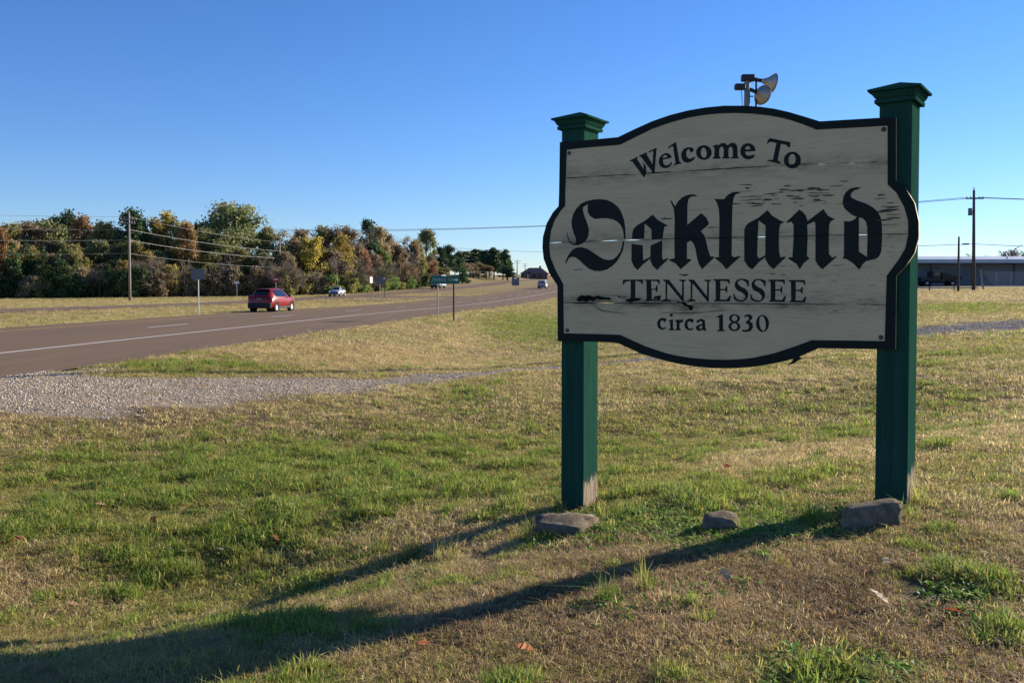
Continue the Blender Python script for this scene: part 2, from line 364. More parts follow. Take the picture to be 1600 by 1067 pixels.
def gravel_at(x, y):
    x = np.asarray(x, float); y = np.asarray(y, float); best = np.full(x.shape, -9.)
    for (ax, ay, aw), (bx, by, bw) in zip(TRACK[:-1], TRACK[1:]):
        L2 = (bx - ax) ** 2 + (by - ay) ** 2; k = np.clip(((x - ax) * (bx - ax) + (y - ay) * (by - ay)) / L2, 0, 1)
        d = np.hypot(x - ax - k * (bx - ax), y - ay - k * (by - ay)); w = aw + k * (bw - aw)
        best = np.maximum(best, 1 - d / w)
    s, t = st(x, y)
    apron = 1 - np.hypot((t + 11.6) / 1.6, (s - 14.0) / 4.6)
    best = np.maximum(best, apron)
    best = best + (fbm(x * .35, y * 1.6, 1.0, 71, 3) - .5) * 1.0
    return np.clip(best * 1.5, 0, 1)
def axis(pts):
    out = []
    for a, b, n in pts: out += list(np.linspace(a, b, n, endpoint=False))
    return out
tv = axis([(-1500, -300, 5), (-300, -100, 10), (-100, -49, 14)]) + [-49, -48.6] + axis([(T_FAR1, T_FAR0, 3)]) + axis([(T_FAR0, T_MED, 9)]) + axis([(T_MED, T_NEAR, 4)]) + axis([(T_NEAR, -6.5, 22), (-6.5, 5.0, 120), (5, 14, 36), (14, 40, 40), (40, 110, 24), (110, 400, 10), (400, 1500, 5)]) + [1500]
sv = axis([(-30, 2, 20), (2, 12.5, 105), (12.5, 26, 75), (26, 60, 70), (60, 140, 60), (140, 420, 90), (420, 700, 30), (700, 4000, 12)]) + [4000]
tv = np.array(sorted(set(list(tv) + [X for X in ()]))); sv = np.array(sorted(set(list(sv) + [X0, X1])))
def sheet(name, svv, tvv, zf, mat, z_off=0, keep=None):
    S, T = np.meshgrid(svv, tvv, indexing='ij'); X, Y = xy(S, T); Z = zf(X, Y, S, T) + z_off
    n, mm = S.shape; idx = np.arange(n * mm).reshape(n, mm)
    f = np.stack([idx[:-1, :-1], idx[:-1, 1:], idx[1:, 1:], idx[1:, :-1]], -1).reshape(-1, 4)
    me = bpy.data.meshes.new(name); me.from_pydata(np.stack([X, Y, Z], -1).reshape(-1, 3).tolist(), [], f.tolist())
    o = link_mesh(name, me, mat, smooth=True)
    # upward normals
    if me.polygons[0].normal.z < 0: me.flip_normals()
    return o, X.ravel(), Y.ravel(), Z.ravel()
lawn, gx, gy, gz = sheet('ground', sv, tv, lambda X, Y, S, T: G(X, Y), M_LAWN); tag(lawn, kind='structure')
for nm, val in (('green', green_at(gx, gy, gz)), ('gravel', gravel_at(gx, gy)), ('turf', 1 - ss(9, 30, np.hypot(gx, gy)))):
    a = lawn.data.attributes.new(nm, 'FLOAT', 'POINT'); a.data.foreach_set('value', np.asarray(val, np.float32))
svr = sv[(sv > -29) & (sv < 1500)]
zf = lambda X, Y, S, T: zroad(S)
def edge_t(base, amp, seed):                 # slightly ragged pavement edge
    return lambda S: base + (fbm(S, S * 0, .35, seed) - .5) * amp
road1, *_ = sheet('road', svr, np.array([T_MED, -23.9, -20.3, -16.6, T_NEAR]), zf, M_ASPH); tag(road1, kind='structure')
road2, *_ = sheet('road', svr, np.array([T_FAR1, -44.3, T_FAR0]), zf, M_ASPH); tag(road2, kind='structure')
xsv = sv[(sv >= X0) & (sv <= X1)]
cross, *_ = sheet('road_crossover', xsv, np.array([T_FAR0 + .02, -33, T_MED - .02]), zf, M_ASPH, -.006); tag(cross, kind='structure')
def stripe(name, t0, w, s0, s1, mat, parent, z=.004):
    svx = np.array([s0] + [q for q in svr if s0 < q < s1] + [s1])
    o, *_ = sheet(name, svx, np.array([t0 - w / 2, t0 + w / 2]), zf, mat, z); o.parent = parent; return o
stripe('edge_line', -16.6, .14, 5, 420, M_PAINT, road1); stripe('median_line', -24.2, .12, 5, 420, M_YEL, road1)
stripe('edge_line', -47.6, .12, 20, 420, M_PAINT, road2)
for k in range(30):
    s0 = 21.2 + 12.2 * k
    stripe('lane_dash', -20.35, .13, s0, s0 + 3.2, M_PAINT, road1)
for k in range(18): stripe('lane_dash', -44.3, .12, 40 + 12.2 * k, 43.2 + 12.2 * k, M_PAINT, road2)

# ------------------------------------------------------------------ the welcome sign
TH = rad(31); SE = Vector((math.cos(TH), -math.sin(TH), 0)); SN = Vector((-math.sin(TH), -math.cos(TH), 0))   # along the board (to the right) and its outward normal
PR = at_y(1395, 443, 6.2); THK = .045
base_r = Vector((PR.x, PR.y, g1(PR.x, PR.y)))
S0 = at_plane(1140, 790, PR, SN); S0 = Vector((S0.x, S0.y, g1(S0.x, S0.y)))
sign = empty('welcome_sign', S0, -TH, 'large cream and dark green wooden town sign on two green posts', 'sign')
Rinv = Matrix.Rotation(TH, 3, 'Z')
def loc(p): return Rinv @ (Vector(p) - S0)                         # world -> sign frame (x along board, -y outward)
def face(off):                                                      # photo pixel -> point on the board's front plane pushed out by off
    p0 = PR; return lambda q: (lambda v: Vector((v.x, v.y - off, v.z)))(loc(at_plane(q[0], q[1], p0, SN)))
rng = random.Random(5)
OUT_T = [(875, 222.5), (913, 219.8), (966, 214.6), (990, 203), (1018.8, 190), (1046, 180.5), (1075, 173), (1103, 168.3), (1131, 165.6), (1165, 165.6), (1188, 167.3), (1210, 170.3), (1233, 175.5), (1255, 182), (1281, 190), (1340, 186.5), (1400, 183)]
SEAM1 = [(1400, 252), (1386, 253), (1330, 255), (1251, 257), (1190, 260.5), (1130, 264), (1060, 268), (1000, 272), (940, 275.5), (874.5, 279)]
L2 = [(873.8, 300), (873, 322.4), (864.4, 331.7), (854.6, 348.8), (848.5, 370.7), (848, 379.5)]
R2 = [(1435.6, 366), (1435.4, 345.6), (1429, 317), (1414.8, 294), (1399.8, 281.6)]
SEAM2 = [(848, 379.5), (900, 378), (950, 376), (1040, 373.5), (1100, 372.5), (1200, 370), (1300, 367.8), (1390, 366), (1435.6, 366)]
L3 = [(872, 473), (871.2, 446.3), (858.3, 426.8), (849.8, 404.9), (847.8, 387.8)]
R3 = [(1435.4, 372), (1429, 395.5), (1414.8, 416.8), (1400.4, 431), (1399.6, 476)]
SEAM3 = [(1399.6, 476), (1300, 475.4), (1200, 474.8), (1125, 474.3), (1000, 474), (930, 473.6), (872, 473)]
OUT_B = [(871.6, 533), (940, 534.2), (964.7, 535.6), (1003, 553), (1041, 564), (1063, 568.8), (1086, 572.5), (1110, 574.8), (1133.5, 575.4), (1155, 574.8), (1176, 573), (1193, 570.8), (1210, 567.5), (1229, 563.5), (1246, 558.5), (1278.7, 544), (1340, 545), (1399, 546)]
def dense(pts, step=9):
    out = []
    for a, b in zip(pts[:-1], pts[1:]):
        n = max(1, int(math.hypot(b[0] - a[0], b[1] - a[1]) / step))
        out += [(a[0] + (b[0] - a[0]) * i / n, a[1] + (b[1] - a[1]) * i / n) for i in range(n)]
    return out + [pts[-1]]
LEAK = [(868, 379), (953, 376), (986, 375), (1190, 370), (1345, 367), (1282, 255.5), (1330, 255), (945, 468)]
def seam(pts, side, seed):
    r = random.Random(seed); out = []
    for x, y in dense(pts, 6):
        g = .10 + .22 * r.random() ** 3
        for lx, ly in LEAK:
            if abs(ly - y) < 12: g += .6 * math.exp(-((x - lx) / 10) ** 2)
        out.append((x, y - side * g))
    return out
planks = [OUT_T + seam(SEAM1, 1, 1), seam(SEAM1[::-1], -1, 2) + R2[::-1] + seam(SEAM2[::-1], 1, 3)[0:] + L2[::-1],
          seam(SEAM2, -1, 4) + R3 + seam(SEAM3, 1, 5) + L3[1:], seam(SEAM3[::-1], -1, 6) + [(1399.3, 546)][:0] + OUT_B[::-1]]
ROT = [(930, 468, 30, 6), (990, 470, 20, 5), (1020, 473, 26, 4), (1075, 480, 22, 7), (1040, 471, 30, 3), (905, 467, 18, 3)]
def yseam(S, x): a = sorted(S); return np.interp(x, [p[0] for p in a], [p[1] for p in a])
for i, pl in enumerate(planks):
    mb = MB(); mb.prism([pl], face(0), face(-THK))
    o = mb.build('plank', M_WHITE, sign)
    bm = bmesh.new(); bm.from_mesh(o.data)                          # enough vertices to carry the joint and rot marks
    bmesh.ops.triangulate(bm, faces=bm.faces)
    for _ in range(5):
        es = [e for e in bm.edges if e.calc_length() > .05]
        if es: bmesh.ops.subdivide_edges(bm, edges=es, cuts=1)
        bmesh.ops.triangulate(bm, faces=[f for f in bm.faces if len(f.verts) > 3])
    bm.to_mesh(o.data); bm.free()
    co = np.empty(len(o.data.vertices) * 3); o.data.vertices.foreach_get('co', co); co = co.reshape(-1, 3)
    wx = S0.x + co[:, 0] * math.cos(TH) + co[:, 1] * math.sin(TH); wy = S0.y - co[:, 0] * math.sin(TH) + co[:, 1] * math.cos(TH)
    px, py = to_px(wx, wy, S0.z + co[:, 2])
    dj = np.min([np.abs(py - yseam(S, px)) for S in (SEAM1, SEAM2, SEAM3)], axis=0)
    a = o.data.attributes.new('joint', 'FLOAT', 'POINT'); a.data.foreach_set('value', np.clip(1 - dj / 22, 0, 1).astype(np.float32))
    r = np.zeros(len(px))
    for cx, cy, rx, ry in ROT: r = np.maximum(r, np.clip(1.35 - np.hypot((px - cx) / rx, (py - cy) / (ry * 1.7)), 0, 1))
    a = o.data.attributes.new('rot', 'FLOAT', 'POINT'); a.data.foreach_set('value', r.astype(np.float32))
IN_T = [(885.6, 234.5), (915.6, 231), (969, 226.5), (993, 214.5), (1018.8, 202), (1046, 192.2), (1075, 184.3), (1103, 179.6), (1131, 177.3), (1153, 177), (1176, 178), (1199, 180.4), (1221, 184.3), (1238, 189), (1255, 194.6), (1276, 203), (1330, 200), (1387, 196.8)]
IN_R = [(1387, 288.7), (1400.6, 301), (1413, 324), (1419, 345.6), (1419, 367), (1414.8, 388), (1404, 406), (1385.6, 431)]
IN_B = [(1382.5, 533), (1330, 532), (1268, 531.5), (1243.8, 540.5), (1210, 551.8), (1176, 559), (1156, 561.2), (1135.8, 562), (1108, 561.4), (1079.5, 559), (1060, 556), (1041, 551.8), (1007.5, 540.5), (969, 523), (940, 522), (881, 520.6)]
IN_L = [(880, 444), (866.8, 419.5), (859.5, 400), (858.3, 383), (860.7, 361), (866.8, 344), (876.6, 329), (883, 322), (883.3, 300)]
R2f = R2; OUTALL = OUT_T + R2[::-1] + R3[:-1] + OUT_B[::-1] + L3[1:] + L2[::-1][1:]
mb = MB(); mb.prism([OUTALL, (IN_T + IN_R + IN_B + IN_L)], face(.004), face(.0005)); mb.build('border', M_BORDER, sign)
for bx_, by_ in [(889.5, 239.5), (1381, 202.5), (886.5, 516), (1376.5, 527)]:
    c = face(.0)((bx_, by_)); mb = MB(); r = .017
    mb.lathe([(0, .012), (r * .6, .011), (r, .006), (r, -.002)], Matrix.Translation(c) @ Matrix.Rotation(rad(90), 4, 'X'), 12); mb.build('bolt', M_BOLT, sign, smooth=True)
# lettering -- outlines measured on enlargements of the photograph
def Z(ox, oy, k): return lambda pts: [(ox + x / k, oy + y / k) for x, y in pts]
A = Z(880, 300, 8.206); B = Z(1030, 290, 7.62); Cc = Z(1150, 310, 8.893); D = Z(1280, 285, 7.356)
W1 = Z(980, 210, 11.43); W2 = Z(1110, 205, 10.667); T1 = Z(970, 425, 10); T2 = Z(1110, 425, 10); N1 = Z(1015, 480, 8)
def ell(cx, cy, rx, ry, n=22, tilt=0):
    out = []
    for i in range(n):
        a = 2 * math.pi * i / n; x = rx * math.cos(a); y = ry * math.sin(a)
        out.append((cx + x * math.cos(tilt) - y * math.sin(tilt), cy + x * math.sin(tilt) + y * math.cos(tilt)))
    return out
def sh(p, dx, dy): return [(x + dx, y + dy) for x, y in p]
LET = []   # each letter: list of pieces; a piece is [outer, hole, ...]
LET.append([[A([(45, 520), (52, 520), (66, 580), (84, 625), (112, 655), (150, 662), (166, 640), (165, 600), (135, 530), (112, 450), (107, 380), (125, 290), (165, 220), (230, 150), (310, 115), (390, 98), (470, 93), (550, 100), (620, 130), (690, 180), (735, 240), (765, 310), (785, 380), (795, 460), (799, 560), (799, 604), (780, 604), (775, 540), (765, 480), (735, 420), (690, 380), (630, 350), (560, 338), (480, 340), (430, 346), (390, 340), (345, 310), (318, 260), (312, 200), (318, 155), (290, 175), (255, 195), (252, 230), (265, 290), (295, 370), (320, 440), (330, 510), (318, 580), (282, 632), (240, 665), (180, 687), (120, 678), (85, 648), (62, 600)])],
            [A([(28, 915), (42, 860), (80, 790), (130, 735), (180, 712), (240, 708), (310, 730), (390, 780), (460, 830), (520, 860), (580, 872), (640, 865), (690, 825), (730, 770), (755, 700), (765, 632), (781, 632), (780, 680), (765, 745), (735, 815), (690, 890), (630, 950), (560, 995), (480, 1015), (400, 1012), (330, 985), (270, 935), (215, 880), (160, 840), (110, 830), (72, 850), (52, 885), (40, 918)])]])
LET.append([[A([(885, 605), (885, 530), (902, 475), (945, 430), (1040, 375), (1147, 293), (1215, 360), (1290, 405)]) + B([(105, 478), (62, 492), (50, 560)]) + A([(1275, 600), (1135, 605), (1132, 480), (1045, 405), (1038, 600)])],
            [A([(878, 665), (1020, 685), (1025, 880), (1115, 832), (1115, 855), (1020, 930), (955, 1000), (910, 960), (875, 880)])],
            [A([(1120, 690), (1270, 620), (1268, 830)]) + B([(45, 885), (103, 862), (104, 880), (0, 978)]) + A([(1210, 1003), (1150, 950), (1118, 880)])]])
LET.append([[B([(130, 175), (146, 182), (190, 250), (225, 190), (270, 145), (330, 115), (390, 105), (445, 116), (440, 130), (380, 132), (350, 160), (335, 230), (335, 470), (500, 330), (560, 380), (592, 450), (585, 468), (495, 545), (540, 595), (560, 670), (580, 760), (610, 845), (650, 843), (652, 860), (510, 998), (470, 930), (445, 830), (430, 740), (405, 685), (375, 655), (330, 680), (330, 870), (382, 878), (380, 890), (255, 998), (200, 930), (118, 890), (122, 878), (185, 865), (181, 640), (185, 400), (175, 280)])]])
LET.append([[B([(658, 160), (770, 165), (820, 110), (870, 82), (930, 75), (962, 80), (955, 95), (910, 105), (885, 150), (872, 250), (868, 400), (865, 600), (862, 830), (890, 855), (960, 836), (962, 850), (800, 998), (740, 925), (665, 866), (668, 852), (710, 855), (715, 600), (718, 400), (710, 280), (690, 210)])]])
LET.append([[Cc([(115, 520), (118, 430), (140, 380), (180, 340), (310, 272), (437, 165), (500, 240), (600, 300), (668, 330), (655, 342), (615, 360), (600, 430), (595, 550), (598, 740), (615, 822), (685, 806), (687, 825), (520, 985), (455, 925), (415, 860), (405, 818), (320, 885), (225, 988), (170, 950), (115, 865)]), Cc([(314, 308), (410, 380), (408, 790), (320, 838), (293, 800), (303, 520)])]])
LET.append([[Cc([(700, 330), (880, 158), (930, 190), (970, 240), (995, 315), (1215, 150)]) + D([(100, 385), (180, 425), (130, 450), (113, 500), (110, 700), (112, 825), (150, 868), (197, 846), (197, 860), (38, 1000)]) + Cc([(1200, 985), (1140, 930), (1103, 860), (1105, 560), (1103, 340), (1080, 325), (990, 368), (995, 560), (985, 800), (1025, 835), (940, 900), (888, 988), (840, 910), (726, 838), (735, 822), (785, 815), (800, 560), (800, 370), (770, 325), (705, 344)])]])
LET.append([[D([(470, 70), (400, 95), (370, 125), (360, 150), (375, 180), (440, 210), (540, 245), (620, 290), (675, 340), (705, 400), (720, 480), (722, 650), (715, 790), (690, 850), (650, 880), (540, 905), (500, 940), (462, 1002), (390, 930), (320, 885), (266, 868), (285, 850), (285, 640), (287, 445), (340, 452), (400, 430), (432, 400), (380, 375), (310, 320), (280, 280), (268, 230), (280, 160), (310, 110), (360, 75), (420, 58), (470, 60)]), D([(457, 405), (500, 415), (535, 450), (552, 510), (555, 640), (550, 858), (455, 795), (455, 640)])]])
LET.append([[W1([(80, 470), (172, 435), (330, 690), (300, 772)])], [W1([(302, 770), (345, 692), (330, 560), (292, 520), (292, 660)])], [W1([(240, 395), (345, 358), (480, 590), (490, 680), (465, 692)])], [W1([(448, 680), (490, 682), (522, 268), (468, 296)])], [W1([(48, 472), (178, 405), (192, 425), (60, 492)])], [W1([(213, 385), (345, 325), (360, 345), (225, 407)])], [W1([(383, 310), (520, 243), (528, 265), (395, 330)])]])
LET.append([[W1([(563, 490), (575, 430), (610, 375), (670, 340), (730, 340), (780, 378), (797, 420), (640, 455), (640, 500), (660, 545), (700, 562), (750, 540), (795, 490), (807, 510), (770, 570), (720, 602), (660, 607), (610, 587), (575, 545)]), W1([(635, 428), (642, 395), (670, 372), (708, 382), (716, 408)])]])
LET.append([[W1([(728, 245), (760, 205), (850, 150), (872, 143), (935, 495), (970, 508), (975, 525), (830, 557), (828, 540), (865, 515), (820, 215), (800, 215), (740, 254)])]])
LET.append([[W1([(1185, 290), (1165, 322), (1130, 322), (1115, 290), (1100, 265), (1075, 275), (1055, 320), (1060, 390), (1085, 430), (1130, 440), (1200, 403), (1212, 420), (1180, 467), (1120, 502), (1060, 510), (1010, 492), (975, 442), (963, 380), (975, 320), (1010, 265), (1070, 238), (1130, 233), (1175, 248), (1192, 272)])]])
LET.append([[W1(ell(1370, 328, 140, 132)), W1(ell(1368, 333, 54, 90, 18, -.1))]])
LET.append([[W2([(35, 265), (40, 250), (110, 222), (125, 240), (190, 203), (250, 203), (280, 240), (350, 198), (410, 203), (440, 235), (452, 300), (452, 420), (472, 440), (472, 457), (343, 460), (345, 440), (375, 425), (372, 300), (350, 260), (320, 270), (302, 300), (300, 425), (324, 440), (322, 457), (198, 460), (200, 440), (222, 425), (222, 300), (205, 262), (170, 265), (148, 300), (146, 425), (170, 440), (168, 460), (38, 464), (38, 445), (65, 430), (68, 300), (62, 270)])]])
LET.append([[W2([(498, 330), (510, 280), (545, 230), (600, 206), (660, 206), (715, 235), (747, 290), (752, 335), (575, 345), (590, 390), (630, 415), (690, 405), (725, 393), (737, 410), (715, 447), (660, 472), (600, 472), (545, 442), (508, 390)]), W2([(575, 310), (590, 265), (630, 248), (660, 272), (666, 305)])]])
LET.append([[W2([(990, 118), (1330, 188), (1336, 215), (1320, 277), (1300, 272), (1270, 235), (1175, 215), (1120, 490), (1160, 518), (1174, 530), (1165, 550), (948, 497), (955, 478), (1030, 485), (1045, 470), (1100, 200), (1010, 180), (975, 190), (955, 217), (943, 210), (960, 150)])]])
LET.append([[W2(ell(1367, 485, 142, 140)), W2(ell(1362, 478, 60, 95, 18, .1))]])
E2 = [(45, 113), (300, 113), (305, 190), (288, 185), (270, 147), (155, 138), (155, 265), (230, 265), (250, 218), (264, 218), (264, 326), (248, 322), (230, 287), (155, 287), (152, 430), (255, 432), (300, 373), (324, 373), (300, 462), (58, 460), (60, 445), (85, 425), (80, 140), (46, 130)]
NN = [(650, 118), (750, 118), (955, 380), (960, 150), (910, 135), (910, 121), (1018, 119), (1015, 135), (985, 155), (985, 462), (965, 462), (728, 175), (722, 420), (775, 440), (778, 457), (638, 460), (640, 445), (700, 420), (700, 160)]
SS = [(602, 150), (600, 228), (585, 225), (560, 165), (510, 127), (460, 127), (430, 155), (430, 190), (470, 225), (550, 265), (590, 318), (592, 380), (560, 437), (500, 467), (440, 464), (390, 442), (368, 425), (358, 340), (372, 340), (400, 405), (450, 440), (510, 440), (545, 405), (540, 365), (500, 325), (420, 285), (383, 235), (383, 165), (430, 113), (490, 103), (550, 113), (585, 125), (598, 130)]
LET += [[[T1([(33, 120), (347, 118), (347, 190), (330, 190), (310, 155), (228, 140), (225, 390), (262, 440), (262, 455), (105, 458), (108, 440), (155, 400), (155, 140), (70, 155), (50, 197), (33, 197)])]],
        [[T1([(365, 118), (605, 118), (610, 190), (592, 185), (570, 147), (475, 138), (475, 262), (540, 262), (560, 208), (574, 208), (572, 312), (557, 312), (540, 277), (480, 279), (485, 430), (560, 430), (610, 370), (630, 368), (610, 452), (383, 457), (385, 440), (405, 420), (400, 140), (368, 132)])]],
        [[T1(NN)]], [[T1(sh(NN, 392, 1))]], [[T2(E2)]], [[T2(SS)]], [[T2(sh(SS, 262, 3))]], [[T2(sh(E2, 860, 6))]], [[T2(sh(E2, 1178, 14))]]]
c1 = [(210, 163), (192, 187), (165, 165), (140, 170), (130, 210), (145, 250), (175, 260), (205, 245), (209, 258), (175, 280), (140, 277), (105, 252), (93, 210), (108, 160), (145, 133), (185, 133), (210, 148)]
LET += [[[N1(c1)]], [[N1(ell(272, 98, 20, 20, 10))], [N1([(240, 165), (292, 150), (292, 265), (307, 275), (305, 287), (238, 289), (240, 275), (260, 265), (256, 180), (240, 180)])]],
        [[N1([(320, 165), (372, 150), (374, 172), (400, 146), (420, 160), (412, 192), (395, 190), (375, 200), (374, 265), (392, 275), (390, 287), (320, 289), (322, 275), (340, 265), (336, 180), (320, 178)])]], [[N1(sh(c1, 341, 10))]],
        [[N1([(583, 190), (600, 158), (650, 143), (692, 165), (697, 265), (717, 275), (690, 297), (665, 282), (620, 297), (585, 282), (578, 245), (610, 220), (660, 208), (655, 180), (630, 172), (605, 197)]), N1([(660, 230), (625, 240), (620, 262), (640, 270), (660, 258)])]],
        [[N1([(838, 115), (905, 88), (917, 95), (917, 280), (942, 288), (940, 300), (843, 302), (845, 288), (870, 280), (870, 130), (840, 128)])]],
        [[N1(ell(1062, 140, 68, 53)), N1(ell(1062, 138, 36, 36, 16))], [N1(ell(1060, 240, 74, 60)), N1(ell(1060, 240, 40, 40, 16))]],
        [[N1([(1178, 120), (1205, 93), (1245, 88), (1282, 108), (1282, 147), (1250, 175), (1287, 203), (1293, 250), (1267, 292), (1215, 310), (1168, 304), (1153, 290), (1165, 278), (1210, 285), (1240, 265), (1245, 230), (1225, 207), (1200, 197), (1205, 180), (1235, 160), (1240, 130), (1220, 110), (1195, 128)])]],
        [[N1(ell(1412, 203, 81, 107)), N1(ell(1412, 203, 40, 94, 18, -.12))]]]
for let in LET:
    mb = MB()
    for k, piece in enumerate(let): mb.prism(piece, face(.0020 + .0003 * k), face(.0004))
    mb.build('letter', M_LETTER, sign)
# open joints, splits, rot and flaked paint that show as dark marks on the board
M_ROT = simple('rotten_wood', C3(.014, .011, .009), .95, .05, 0, .5, 40)
M_FLAKE = simple('bare_weathered_wood', C3(.085, .068, .055), .95, .05, 0, .4, 30)
def ribbon(pts, w, seed, wob=.5):
    r = random.Random(seed); up = []; dn = []
    for i, (x, y) in enumerate(pts):
        e = max(0., math.sin(math.pi * i / max(1, len(pts) - 1))) ** .4 if len(pts) > 2 else 1
        h = w * e * r.uniform(.5, 1.3) / 2 + .06; o = r.uniform(-wob, wob) * w * .5
        up.append((x, y - h + o)); dn.append((x, y + h + o))
    return up + dn[::-1]
for q, (S_, w_) in enumerate(((SEAM1, 1.25), (SEAM2, 1.0), (SEAM3, 1.5))):
    run = []; pts = [p for p in dense(sorted(S_), 7) if p[0] > sorted(S_)[0][0] + 2 and p[0] < sorted(S_)[-1][0] - 2]
    leaks = [l[0] for l in LEAK if abs(l[1] - yseam(S_, l[0])) < 12]
    for p in pts + [None]:
        if p is None or any(abs(p[0] - l) < 13 for l in leaks) or rng.random() < .03:
            if len(run) > 2: mb = MB(); mb.prism([ribbon(run, w_ * rng.uniform(.6, 1.2), int(run[0][0]))], face(.0046), face(.0006)); mb.build('joint_split', M_ROT, sign)
            run = []
        else: run.append(p)
K6 = Z(840, 420, 5)
for loop in ([(305, 248), (318, 222), (345, 205), (372, 214), (400, 207), (440, 219), (470, 210), (520, 222), (575, 228), (566, 246), (520, 238), (486, 243), (462, 233), (440, 252), (412, 246), (380, 257), (350, 250), (330, 258)], [(684, 250), (700, 236), (735, 240), (778, 226), (812, 234), (795, 247), (752, 252), (730, 262), (706, 256)], [(1085, 250), (1120, 262), (1150, 258), (1172, 282), (1200, 286), (1217, 296), (1204, 328), (1186, 318), (1178, 300), (1150, 290), (1126, 268), (1096, 264)], [(904, 228), (918, 216), (964, 208), (958, 222), (930, 232), (912, 236)], [(620, 212), (660, 222), (700, 216), (690, 224), (640, 228)]):
    mb = MB(); mb.prism([K6(loop)], face(.0050), face(.0006)); mb.build('rot_patch', M_ROT, sign)
for k_, (pl_, w_) in enumerate((([(430, 280), (470, 308), (500, 325), (550, 334), (600, 340), (650, 348), (700, 352)], .9), ([(790, 290), (830, 294), (880, 291), (925, 293)], .7), ([(960, 345), (1040, 341), (1120, 347), (1200, 345), (1300, 339), (1380, 331), (1480, 322)], .8), ([(560, 205), (620, 208), (680, 216)], .6), ([(1100, 42), (1140, 50), (1180, 46)], 2.2))):
    mb = MB(); mb.prism([ribbon(K6(dense(pl_, 20)), w_, 70 + k_)], face(.0042), face(.0006)); mb.build('wood_crack', M_ROT, sign)
mb = MB(); fr2 = random.Random(31)
for k_ in range(64):
    if k_ < 44: x_ = fr2.uniform(1148, 1325); y_ = fr2.gauss(312 - .03 * (x_ - 1150), 9); L_ = fr2.uniform(5, 26)
    elif k_ < 56: x_ = fr2.uniform(1375, 1402); y_ = fr2.uniform(300, 362); L_ = fr2.uniform(10, 34); x_ = min(x_, 1408 - L_ * .5)
    else: x_ = fr2.uniform(900, 1340); y_ = fr2.choice([292, 345, 355, 425, 285]) + fr2.uniform(-4, 4); L_ = fr2.uniform(8, 22)
    pts = [(x_ + L_ * (i / 5 - .5), y_ - .035 * L_ * (i / 5 - .5) + fr2.uniform(-.3, .3)) for i in range(6)]
    mb.prism([ribbon(pts, fr2.uniform(.5, 2.3), 200 + k_, .6)], face(.0030 + .00002 * k_), face(.0006))
o = mb.build('flaked_paint', M_FLAKE, sign); o['kind'] = 'stuff'
# a strip of torn trim hanging from the border
mb = MB(); mb.prism([[(1246, 557), (1255, 560), (1247, 563), (1240, 568), (1229, 571.5), (1238, 564), (1240, 559)]], face(.0), face(-.012)); mb.build('torn_splinter', M_BORDER, sign)
# posts with moulded caps
def post(pxl, pxr, dratio, twist, ytop_px):
    P0 = PR - SN * THK
    a = at_plane(pxl, 700, P0, SN); b = at_plane(pxr, 700, P0, SN); w = (b - a).length; d = w * dratio
    c = loc((a + b) / 2) + Vector((0, d / 2 + .002, 0)); wc = S0 + Rinv.inverted() @ c
    zb = g1(wc.x, wc.y) - S0.z; zt = (CAMH + (YH - ytop_px) / FPX * wc.y) - S0.z
    R = Matrix.Rotation(twist, 4, 'Z'); org = Vector((c.x, c.y, zb)); H = zt - zb
    mb = MB(); mb.box((0, 0, H / 2 - .15), (w, d, H + .3))
    o = mb.build('post', M_POST, sign, bevel=.006); o.location = org; o.rotation_euler = (0, 0, twist)
    mb = MB()                                                      # moulding: stacked flared square rings
    def ring(prof):
        vs = []; fs = []
        for e, z in prof: vs += [(sx * (w / 2 + e), sy * (d / 2 + e), z) for sx, sy in ((-1, -1), (1, -1), (1, 1), (-1, 1))]
        for i in range(len(prof) - 1):
            for k in range(4): q = (k + 1) % 4; fs.append((i * 4 + k, i * 4 + q, i * 4 + 4 + q, i * 4 + 4 + k))
        return vs, fs
    mb.add(*ring([(.004, H - .004), (.028, H - .004), (.030, H + .022), (.018, H + .024), (.030, H + .038), (.044, H + .062), (.046, H + .075), (.0, H + .075)]))
    mo = mb.build('cap_moulding', M_POST, o)
    mb = MB(); vs, fs = ring([(.0, H + .078), (.068, H + .078), (.070, H + .094)]); k = len(vs); vs.append((0, 0, H + .165))
    fs += [(k - 4 + i, k - 4 + (i + 1) % 4, k) for i in range(4)]; mb.add(vs, fs); mb.build('cap', M_POST, o)
    return o
post(877, 912, 1.25, rad(-1.5), 206); post(1370, 1421, 1.3, rad(-4.5), 166)

# stones round the posts
def stone(name, px, py, size, rz, seed, label, sink=.35, elong=None):
    p = at_ground(px, py); bm = bmesh.new(); bmesh.ops.create_cube(bm, size=1)
    bmesh.ops.subdivide_edges(bm, edges=bm.edges, cuts=5, use_grid_fill=True)
    r = random.Random(seed); off = [r.random() * 50 for _ in range(3)]
    from mathutils import noise as mn
    for v in bm.verts:
        q = v.co.copy(); s_ = q.normalized() * .62; q = q.lerp(s_, .55 if elong is None else elong)
        q *= 1 + .22 * mn.noise(q * 2.2 + Vector(off)) + .09 * mn.noise(q * 6 + Vector(off))
        v.co = Vector((q.x * size[0], q.y * size[1], q.z * size[2] + size[2] * (.5 - sink)))
    me = bpy.data.meshes.new(name); bm.to_mesh(me); bm.free()
    o = link_mesh(name, me, M_STONE, None, p, True); o.rotation_euler = (rad(r.uniform(-6, 6)), rad(r.uniform(-6, 6)), rz); return tag(o, label, 'stone')
stone('stone_block', 880, 836, (.42, .34, .34), rad(-30), 3, 'broad grey concrete chunk at the foot of the left sign post', .62, .12)
stone('rock', 1128, 828, (.22, .17, .19), rad(-20), 8, 'small angular pale rock in the grass midway between the posts', .42, .3)
stone('stone_block', 1361, 824, (.35, .22, .25), rad(16), 12, 'rounded log-shaped grey stone lying against the right sign post', .36, .5)
